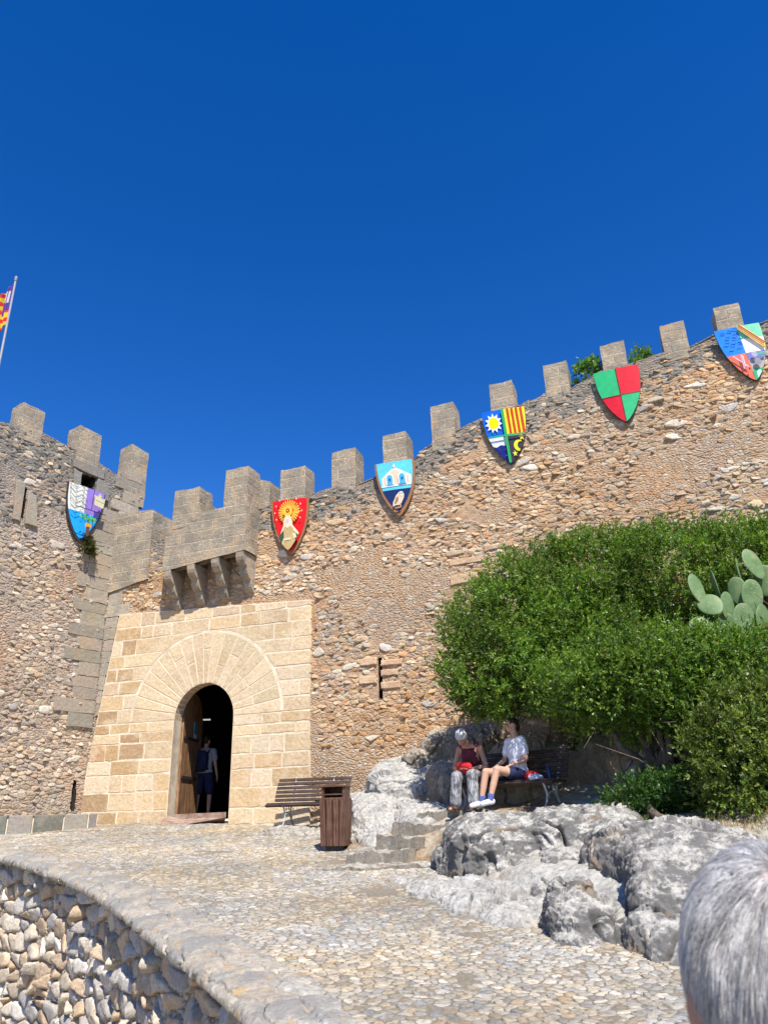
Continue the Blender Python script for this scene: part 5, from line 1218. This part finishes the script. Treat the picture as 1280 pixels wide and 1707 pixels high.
p2, f2, v2 = person('young woman in a white t-shirt and navy shorts sitting upright, looking left', w2p, W2R, J2, 'skin',
    [('t_shirt', 'whitecloth', lambda c, v, r, s: torso_cloth(c, v, r, s, 1.1, .12, .62), .011), ('shorts', 'navy', lambda c, v, r, s: shorts(c, v, r, s, .42), .011), ('sock', 'blue', sock_('L'), .009), ('sock', 'blue', sock_('R'), .009), ('shoe', 'shoe', shoe_('L'), .009), ('shoe', 'shoe', shoe_('R'), .009)],
    ('darkhair', hair_bun), -.3, .05)
# things on the bench beside her
def blob(name, mat, pos, rad, label, cat, rz=0, sd=0, amp=.03):
    q = MB(); q.ell((0, 0, 0), rad, None, 22, 14, pw=.8); q.ell((rad[0] * .5, 0, rad[2] * .3), np.array(rad) * .6, None, 14, 10); me = remeshed(q, .01, 1); me.materials.clear(); v, n = verts_of(me)
    set_verts(me, v + n * (amp * fbm(v * 14 + sd, 4, ridge=True))[:, None]); me.polygons.foreach_set('use_smooth', np.ones(len(me.polygons), bool)); o = link(name, me, M[mat]); o.location = pos; o.rotation_euler = (0, 0, rz); return tag(o, label, cat)
blob('folded_cloth', 'red', BW((.42, -.02, .50)), (.10, .10, .055), 'crumpled red cloth on the bench beside the young woman', 'cloth', .3, 1)
blob('folded_cloth', 'whitecloth', BW((.53, -.1, .47)), (.11, .07, .035), 'crumpled white cloth on the bench end below the red cloth', 'cloth', .8, 2)
q = MB(); q.cap((0, 0, .02), (0, 0, .17), .033, .033); q.cap((0, 0, .17), (0, 0, .215), .026, .012); q.cap((0, 0, .21), (0, 0, .235), .015, .015); o = q.build('water_bottle', M['bottle'], None, smooth=True); o.location = BW((.64, .1, .425)); tag(o, 'dark blue water bottle standing on the bench behind the red cloth', 'bottle')
# man walking in through the gate
mp_ = GW.W(dc - 1.06, 0, -1.75); mp_[2] = fz
J3 = dict(head=(0, -.02, 1.60), neck=(0, .02, 1.44), chest=(0, .02, 1.22), pelvis=(0, .02, .93), shL=(-.2, .02, 1.38), shR=(.2, .02, 1.38), elL=(-.27, .05, 1.1), elR=(.27, .05, 1.1), wrL=(-.27, -.06, .86), wrR=(.28, -.04, .86),
          hipL=(-.1, .02, .9), hipR=(.1, .02, .9), knL=(-.12, -.05, .5), knR=(.12, .02, .5), anL=(-.13, -.02, .1), anR=(.12, .09, .1), toeL=(-.14, -.16, .04), toeR=(.13, -.05, .04))
J3 = {k: tuple(np.array(p) * 1.1) for k, p in J3.items()}
def hair_crop(h, f, r): h.ell(f(0, .02, .035), (.08, .096, .086), r, 18, 12); h.ell(f(0, .055, -.01), (.066, .05, .06), r, 14, 10)
p3, f3, v3 = person('man with a backpack, grey t-shirt and dark shorts standing inside the dark gate', mp_, math.pi + R(-14), J3, 'skin',
    [('t_shirt', 'greytee', lambda c, v, r, s: torso_cloth(c, v, r, s, 1.1, .1, .55, .066), .012), ('shorts', 'navy', lambda c, v, r, s: shorts(c, v, r, s, .8, .115, .105), .012), ('shoe', 'blackcloth', shoe_('L', .048), .01), ('shoe', 'blackcloth', shoe_('R', .048), .01)], ('darkhair', hair_crop), 0, 0, palm={'L': (1, 0, 0), 'R': (-1, 0, 0)})
q = MB(); q.ell((0, .19, 1.17), (.15, .1, .22), None, 18, 12, pw=.6); q.ell((0, .28, 1.08), (.11, .05, .11), None, 14, 10, pw=.6)
for x in (-.12, .12): q.tube([(x, .12, 1.34), (x, .03, 1.44), (x, -.08, 1.36), (x * 1.1, -.11, 1.2), (x * 1.2, -.06, 1.05), (x, .12, 1.0)], .022, 8)
me = remeshed(q, .012, 2); me.materials.clear(); o = link('backpack', me, M['navy']); o.location = mp_; o.scale = (1.1,) * 3; o.rotation_euler = (0, 0, math.pi + R(-14)); tag(o, 'dark navy backpack worn by the man inside the gate', 'backpack')
# head of the man right in front of the camera
hc = .615 * ray(1322, 1680)
zf = float(ramp_z(hc[1])); hzl = hc[2] - zf; k_ = hzl / 1.60 / 1.1
J4 = {k: tuple(np.array(p) * (1, 1, k_)) for k, p in J3.items()}; J4['head'] = (0, .0, hzl); J4['neck'] = (0, .035, hzl - .155)
hp0 = np.array([hc[0], hc[1], zf])
def hair_cap(h, f, r): h.ell(f(0, .012, .024), (.076, .096, .094), r, 24, 16); h.ell(f(0, .055, -.02), (.066, .052, .07), r, 18, 12)
M['scalp'] = simple('scalp_under_silver_hair', (.40, .33, .30), .7, .2, 60, .3, .003)
p4, f4, v4 = person('silver haired man seen from behind, very close at the lower right', hp0, math.pi - R(6), J4, 'skintan',
    [('t_shirt', 'navy', lambda c, v, r, s: torso_cloth(c, v, r, s, 1.1, .1, .55, .066), .014), ('shorts', 'greytee', lambda c, v, r, s: shorts(c, v, r, s, .8, .115, .105), .014), ('shoe', 'blackcloth', shoe_('L', .048), .012), ('shoe', 'blackcloth', shoe_('R', .048), .012)], ('scalp', hair_cap), 0, 0, palm={'L': (1, 0, 0), 'R': (-1, 0, 0)})
def strands(N, c, rad, crown, seg=9):
    r_ = np.random.default_rng(5); u = r_.normal(size=(N * 3, 3)); u /= np.linalg.norm(u, axis=1)[:, None]
    u = u[(u[:, 2] > -.8) & ((u[:, 1] > -.75) | (u[:, 2] > .2))][:N]; N = len(u)   # local +Y is the back of the head
    d2 = np.linalg.norm(u - crown, axis=1); keep = r_.random(N) < np.clip(.04 + d2 * 1.15, 0, 1); u = u[keep]; N = len(u)
    p = u.copy(); L = r_.uniform(.022, .04, N); cl = np.stack([fbm(u * 7 + 11 * k, 3) for k in range(3)], -1); rows = []
    lift = r_.uniform(.0, .0035, N) + .006 * np.clip(cl[:, 0] + .2, 0, .5)
    for k in range(seg + 1):
        t_ = k / seg; n_ = p / np.linalg.norm(p, axis=1)[:, None]; rows.append(n_ * (np.array(rad) + (lift * math.sin(min(1, t_ * 1.6) * 1.57))[:, None] + .002))
        d = (p - crown); d -= n_ * (d * n_).sum(1)[:, None]; d /= np.linalg.norm(d, axis=1)[:, None] + 1e-6
        d = d + np.array([0, 0, -.8]) + cl * .65 + .10 * r_.normal(size=(N, 3)); d -= n_ * (d * n_).sum(1)[:, None]; d /= np.linalg.norm(d, axis=1)[:, None] + 1e-6
        p = n_ + d * (L / seg / .095)[:, None]
    P = np.stack(rows, 1)                                                 # N, seg+1, 3
    T = np.gradient(P, axis=1); T /= np.linalg.norm(T, axis=2)[..., None] + 1e-9; n_ = P / np.linalg.norm(P, axis=2)[..., None]
    a = np.cross(T, n_); a /= np.linalg.norm(a, axis=2)[..., None] + 1e-9
    w_ = (np.linspace(1, .35, seg + 1)[None, :] * r_.uniform(.0002, .0004, N)[:, None])[..., None]
    V = np.stack([P + a * w_, P - a * w_, P + n_ * w_ * 1.4], 2)              # N, seg+1, 3, 3
    idx = np.arange(N * (seg + 1) * 3).reshape(N, seg + 1, 3); F = []
    for j in range(3):
        F.append(np.stack([idx[:, :-1, j], idx[:, :-1, (j + 1) % 3], idx[:, 1:, (j + 1) % 3], idx[:, 1:, j]], -1).reshape(-1, 4))
    tone = np.clip(.6 + .65 * cl[:, 1] + .28 * r_.normal(size=N), 0, 1)[:, None]
    col = np.array([.24, .225, .21]) * (1 - tone) + np.array([.88, .85, .81]) * tone
    return V.reshape(-1, 3) + c, np.concatenate(F), np.tile(np.repeat(col, seg, 0), (3, 1))
th = Mt('silver_strands', .42); th.color(th.att('Col')); M['strand'] = th.m
hcl = f4(0, .012, .024)
V, F, Cc = strands(42000, hcl, (.078, .098, .096), np.array([.12, .55, .82]))
link('hair_strands', np_mesh('hair_strands', V, F, fcol=Cc), M['strand'], p4, world=False)
# ---------------------------------------------------------------- SECTION: vegetation
LEAF = {'main': [(.125, .215, .028), (.165, .265, .033), (.09, .17, .028), (.205, .30, .045), (.13, .22, .042)],
        'olive': [(.12, .18, .035), (.16, .225, .04), (.09, .13, .03), (.20, .25, .055)],
        'dark': [(.055, .12, .025), (.075, .15, .032), (.04, .095, .025)]}
def leaf_quads(P, D, Nn, L, Wd, col):
    """pointed, slightly folded leaves: base P, direction D, face normal Nn"""
    D = D / np.linalg.norm(D, axis=1)[:, None]; S = np.cross(D, Nn); S /= np.linalg.norm(S, axis=1)[:, None] + 1e-9; N2 = np.cross(S, D)
    L = L[:, None]; Wd = Wd[:, None]
    V = np.stack([P, P + D * L * .5 + S * Wd + N2 * Wd * .25, P + D * L, P + D * L * .5 - S * Wd + N2 * Wd * .25], 1)
    F = np.arange(len(P) * 4).reshape(-1, 4); return V.reshape(-1, 3), F, col
def crown(ells, nclump, rcl, sprigs, lps, lsize, pal, seed, zmin=None, wall_clip=True, inner=.25):
    r_ = np.random.default_rng(seed); C, Rr = np.array([e[0] for e in ells]), np.array([e[1] for e in ells])
    area = (Rr[:, 0] * Rr[:, 2] + Rr[:, 0] * Rr[:, 1] + Rr[:, 1] * Rr[:, 2]); pick = r_.choice(len(C), nclump * 4, p=area / area.sum())
    u = r_.normal(size=(nclump * 4, 3)); u /= np.linalg.norm(u, axis=1)[:, None]
    shell = np.where(r_.random(nclump * 4) < inner, r_.uniform(.45, .85, nclump * 4), r_.uniform(.86, 1.04, nclump * 4))[:, None]
    P = C[pick] + u * Rr[pick] * shell; P += .12 * np.stack([fbm(P * 1.7 + 7 * k + seed, 3) for k in range(3)], -1)
    deep = np.zeros(len(P), bool)
    for c, rr in zip(C, Rr): deep |= (((P - c) / rr) ** 2).sum(1) < .5 * (shell[:, 0] > .85)
    ok = ~deep
    if zmin is not None: ok &= P[:, 2] > zmin
    if wall_clip: ok &= ((P - GW.o) @ GW.n) > .12
    P, u = P[ok][:nclump], u[ok][:nclump]; n = len(P)
    # irregular gaps
    g = fbm(P * 1.25 + 31 + seed, 3); P, u = P[g > -.42], u[g > -.42]; n = len(P)
    tone = .9 + .75 * fbm(P * 1.1 + seed * 5, 3)
    sp = np.repeat(np.arange(n), sprigs); m_ = len(sp)
    B = P[sp] + r_.normal(size=(m_, 3)) * rcl * np.array([.5, .5, .42]); A = u[sp] * .75 + np.array([0, 0, .45]) + .6 * r_.normal(size=(m_, 3)); A /= np.linalg.norm(A, axis=1)[:, None]
    SL = r_.uniform(.08, .2, m_); tint = r_.random(m_)
    lf = np.repeat(np.arange(m_), lps); t_ = r_.uniform(.0, 1, len(lf)); an = r_.uniform(0, 6.283, len(lf)); a = A[lf]
    e1 = np.cross(a, np.array([.3, .2, .93])); e1 /= np.linalg.norm(e1, axis=1)[:, None] + 1e-9; e2 = np.cross(a, e1)
    rad = e1 * np.cos(an)[:, None] + e2 * np.sin(an)[:, None]; D = a * (.5 + .5 * t_)[:, None] + rad * (.9 - .35 * t_)[:, None] + .2 * r_.normal(size=(len(lf), 3))
    base = B[lf] + a * (SL[lf] * t_)[:, None]; Nn = a + .35 * r_.normal(size=(len(lf), 3)) + np.array([0, 0, .3])
    L = lsize * r_.uniform(.7, 1.25, len(lf)); Wd = L * r_.uniform(.17, .24, len(lf))
    pal_ = np.array(pal); col = pal_[r_.integers(0, len(pal_), m_)][lf] * (tone[sp][lf] * r_.uniform(.8, 1.2, len(lf)))[:, None]
    tip = (t_ > .65) & (tint[lf] > .45); col[tip] = col[tip] * np.array([1.4, 1.35, 1.0])
    dead = r_.random(len(lf)) < .006; col[dead] = (.25, .13, .05)
    return leaf_quads(base, D, Nn, L, Wd, np.clip(col, .008, .6)), P
def E(px, py, Y, rx, ry, rz): return (at_y(px, py, Y), np.array([rx, ry, rz]))
def shrub(label, ells, nclump, base, pal, seed, rcl=.20, sprigs=17, lps=13, lsize=.048, zmin=None, stems=7):
    t = thing('shrub', label, 'shrub', tuple(base), group='evergreen shrubs on the rocks below the wall')
    (V, F, c), P = crown(ells, nclump, rcl, sprigs, lps, lsize, pal, seed, zmin)
    link('foliage', np_mesh('foliage', V, F, fcol=c), M['leaf'], t)
    q = MB(); r_ = np.random.default_rng(seed + 90); base = np.array(base)
    for k in range(stems):
        e = ells[k % len(ells)]; tgt = e[0] + r_.normal(size=3) * e[1] * .3; p0 = base + np.r_[r_.normal(size=2) * .16, -.1]; pts = []
        for j in range(7):
            s_ = j / 6; pts.append(p0 + (tgt - p0) * s_ + np.array([0, 0, .35 * math.sin(s_ * 3.14)]) * (.4) + r_.normal(size=3) * .06 * (0 < j))
        q.tube(pts, list(np.linspace(r_.uniform(.05, .085), .015, 7)), 7)
        for b in range(5):                                                # twigs out to leaf clumps
            i0 = r_.integers(3, 7); tg_ = P[r_.integers(len(P))] if r_.random() < .3 else pts[i0] + r_.normal(size=3) * .5
            if np.linalg.norm(tg_ - pts[i0]) < 1.3: q.tube([pts[i0], (pts[i0] + tg_) / 2 + r_.normal(size=3) * .05, tg_], [.014, .009, .004], 5)
    q.build('stems', M['bark'], t, smooth=True); return t
b1 = [E(838, 1072, 12.5, .98, .95, 1.0), E(912, 1012, 12.9, 1.2, 1.0, 1.0), E(1010, 990, 12.9, 1.35, 1.0, 1.08), E(1130, 975, 12.6, 1.35, 1.0, 1.0), E(1250, 970, 12.2, 1.3, 1.0, .98), E(1370, 950, 11.9, 1.3, 1, 1.0), E(850, 1125, 12.2, .85, .85, .62), E(798, 1125, 12.2, .58, .7, .55), E(985, 1085, 12.2, 1.15, .9, .8)]
b2 = [E(1045, 1196, 11.0, .55, .5, .3), E(1005, 1148, 11.1, .9, .8, .5), E(1110, 1122, 10.8, .98, .8, .68), E(1220, 1132, 10.5, .95, .8, .56), E(1330, 1135, 10.3, 1, .8, .6), E(1180, 1170, 10.6, .85, .7, .48)]
b3 = [E(1243, 1275, 9.5, .56, .55, .78), E(1335, 1255, 9.4, .7, .6, .9), E(1262, 1200, 9.8, .5, .5, .5)]
b4 = [E(1112, 1330, 10.5, .46, .4, .24), E(1058, 1334, 10.6, .3, .3, .17)]
shrub('biggest mounded green shrub leaning on the castle wall above the bench', b1, 1750, (3.0, 12.8, 1.1), LEAF['main'], 1, stems=12)
shrub('wide green shrub right of the bench, spreading below the cactus', b2, 860, (3.75, 11.0, .35), LEAF['main'], 2, stems=9)
shrub('yellowish green shrub at the right edge above the silver haired man', b3, 420, (4.6, 9.7, .0), LEAF['olive'], 3, stems=6)
shrub('low dark green shrub in the shade between the bench and the right edge', b4, 110, (3.75, 10.5, .1), LEAF['dark'], 4, stems=5, rcl=.13)
# prickly pear
cb = at_y(1235, 1095, 10.85); ct = thing('prickly_pear', 'prickly pear cactus with broad grey green pads rising between the shrubs', 'cactus', tuple(cb))
for (px, py, Y, w_, h_, rz, tl_) in [(1256, 940, 11.2, .30, .42, .35, -.35), (1233, 955, 11.35, .22, .40, 1.0, -.1), (1162, 982, 11.1, .22, .40, .3, -.25), (1193, 978, 11.2, .24, .42, 1.35, -.35), (1184, 1008, 11.0, .30, .32, -.2, -.9), (1213, 1012, 11.1, .26, .38, .5, .1), (1254, 995, 11.2, .30, .44, .1, .15), (1240, 1035, 10.9, .32, .42, .25, .2), (1170, 1045, 11.0, .30, .30, .1, -.9), (1212, 1050, 11.1, .26, .4, -.4, .1), (1274, 968, 11.3, .28, .4, -.5, .15), (1272, 1035, 11.0, .3, .4, .6, .2), (1228, 985, 11.3, .24, .36, -.7, .0), (1200, 1075, 11.1, .3, .4, .2, 0), (1248, 1080, 11.1, .32, .42, -.2, .1), (1290, 1075, 11.1, .3, .42, .3, .1), (1300, 1000, 11.3, .3, .42, .1, .2)]:
    w_ *= 1.22; h_ *= 1.22; Y -= .45; c = at_y(px, py, Y); rot = Rz(rz) @ Ry(tl_ * .6) @ Rx(tl_ * .5); q = MB(); vs = []; q.ell((0, 0, 0), (w_ / 2, .024, h_ / 2), None, 24, 14)
    vv = np.array(q.v); u = (vv[:, 2] / (h_ / 2) + 1) / 2; vv[:, 0] *= .62 + .5 * np.sqrt(u) - .12 * u; vv[:, 1] += .012 * np.sin(u * 3)
    q.v = [tuple(c + rot @ x) for x in vv]; q.build('pad', M['cactus'], ct, smooth=True)
q = MB(); q.tube([cb + [0, 0, -.7], cb + [.03, 0, -.2], cb + [0, .05, .3], cb + [.1, .05, .7]], [.08, .08, .07, .06], 9); q.build('stem', M['cactus'], ct, smooth=True)
# plants in the masonry
def plant(label, c, n, sz, pal, seed, ls=.06, squash=1.0):
    r_ = np.random.default_rng(seed); (V, F, col), P = crown([(np.array(c), np.array([sz, sz, sz * squash]))], n, sz * .4, 8, 9, ls, pal, seed, wall_clip=False)
    o = link('wall_plant', np_mesh('wall_plant', V, F, fcol=col), M['leaf']); return tag(o, label, 'plant', 'plants growing on the walls')
pm = G(978, 626, -.5); plant('leafy green plant left of the merlon above the green and red shield', GW.W(pm[0], pm[1] - .08, -.45), 26, .3, [(.10, .2, .04), (.15, .26, .05)], 31, .10)
pm = G(1062, 604, -.5); plant('small leafy plant right of the merlon above the green and red shield', GW.W(pm[0], pm[1] - .08, -.4), 16, .22, [(.10, .2, .04), (.15, .26, .05)], 32, .09)
pm = T_(141, 914); plant('dry olive tuft growing from the tower wall below the basket shield', TW.W(pm[0], pm[1], .08), 14, .15, [(.12, .11, .04), (.07, .08, .03)], 33, .09)
# dry grass and litter on the soil behind the right rocks
def blades(n, xs, ys, h, cols, seed):
    r_ = np.random.default_rng(seed); x = r_.uniform(*xs, n); y = r_.uniform(*ys, n); k = gnoise(np.stack([x * 1.6, y * 1.6, 0 * x], -1)) > .0; x, y = x[k], y[k]
    P = np.stack([x, y, [hz(a, b) - .01 for a, b in zip(x, y)]], -1); D = np.stack([r_.normal(size=len(x)) * .5, r_.normal(size=len(x)) * .5, np.ones(len(x))], -1)
    return leaf_quads(P, D, np.stack([r_.normal(size=len(x)), r_.normal(size=len(x)), .2 + 0 * x], -1), h * r_.uniform(.5, 1.3, len(x)), 0 * x + .005, np.array(cols)[r_.integers(0, len(cols), len(x))])
V, F, c = blades(5000, (3.0, 6.0), (8.6, 11.3), .10, [(.36, .27, .13), (.28, .2, .1), (.2, .2, .07)], 8)
tag(link('dry_grass', np_mesh('dry_grass', V, F, fcol=c), M['leaf']), 'dry straw coloured grass on the soil behind the right rocks', 'grass', kind='stuff')
q = MB(); rt_ = [at_y(x, y, Y_) for x, y, Y_ in ((1075, 1352, 10.3), (1100, 1371, 9.9), (1125, 1377, 9.75), (1150, 1388, 9.5), (1168, 1384, 9.5))]
q.tube([p + [0, 0, .05] for p in rt_], [.06, .055, .045, .04, .02], 8); tag(q.build('root', M['bark'], None, smooth=True), 'gnarled bare root on the soil under the low dark shrub', 'root')
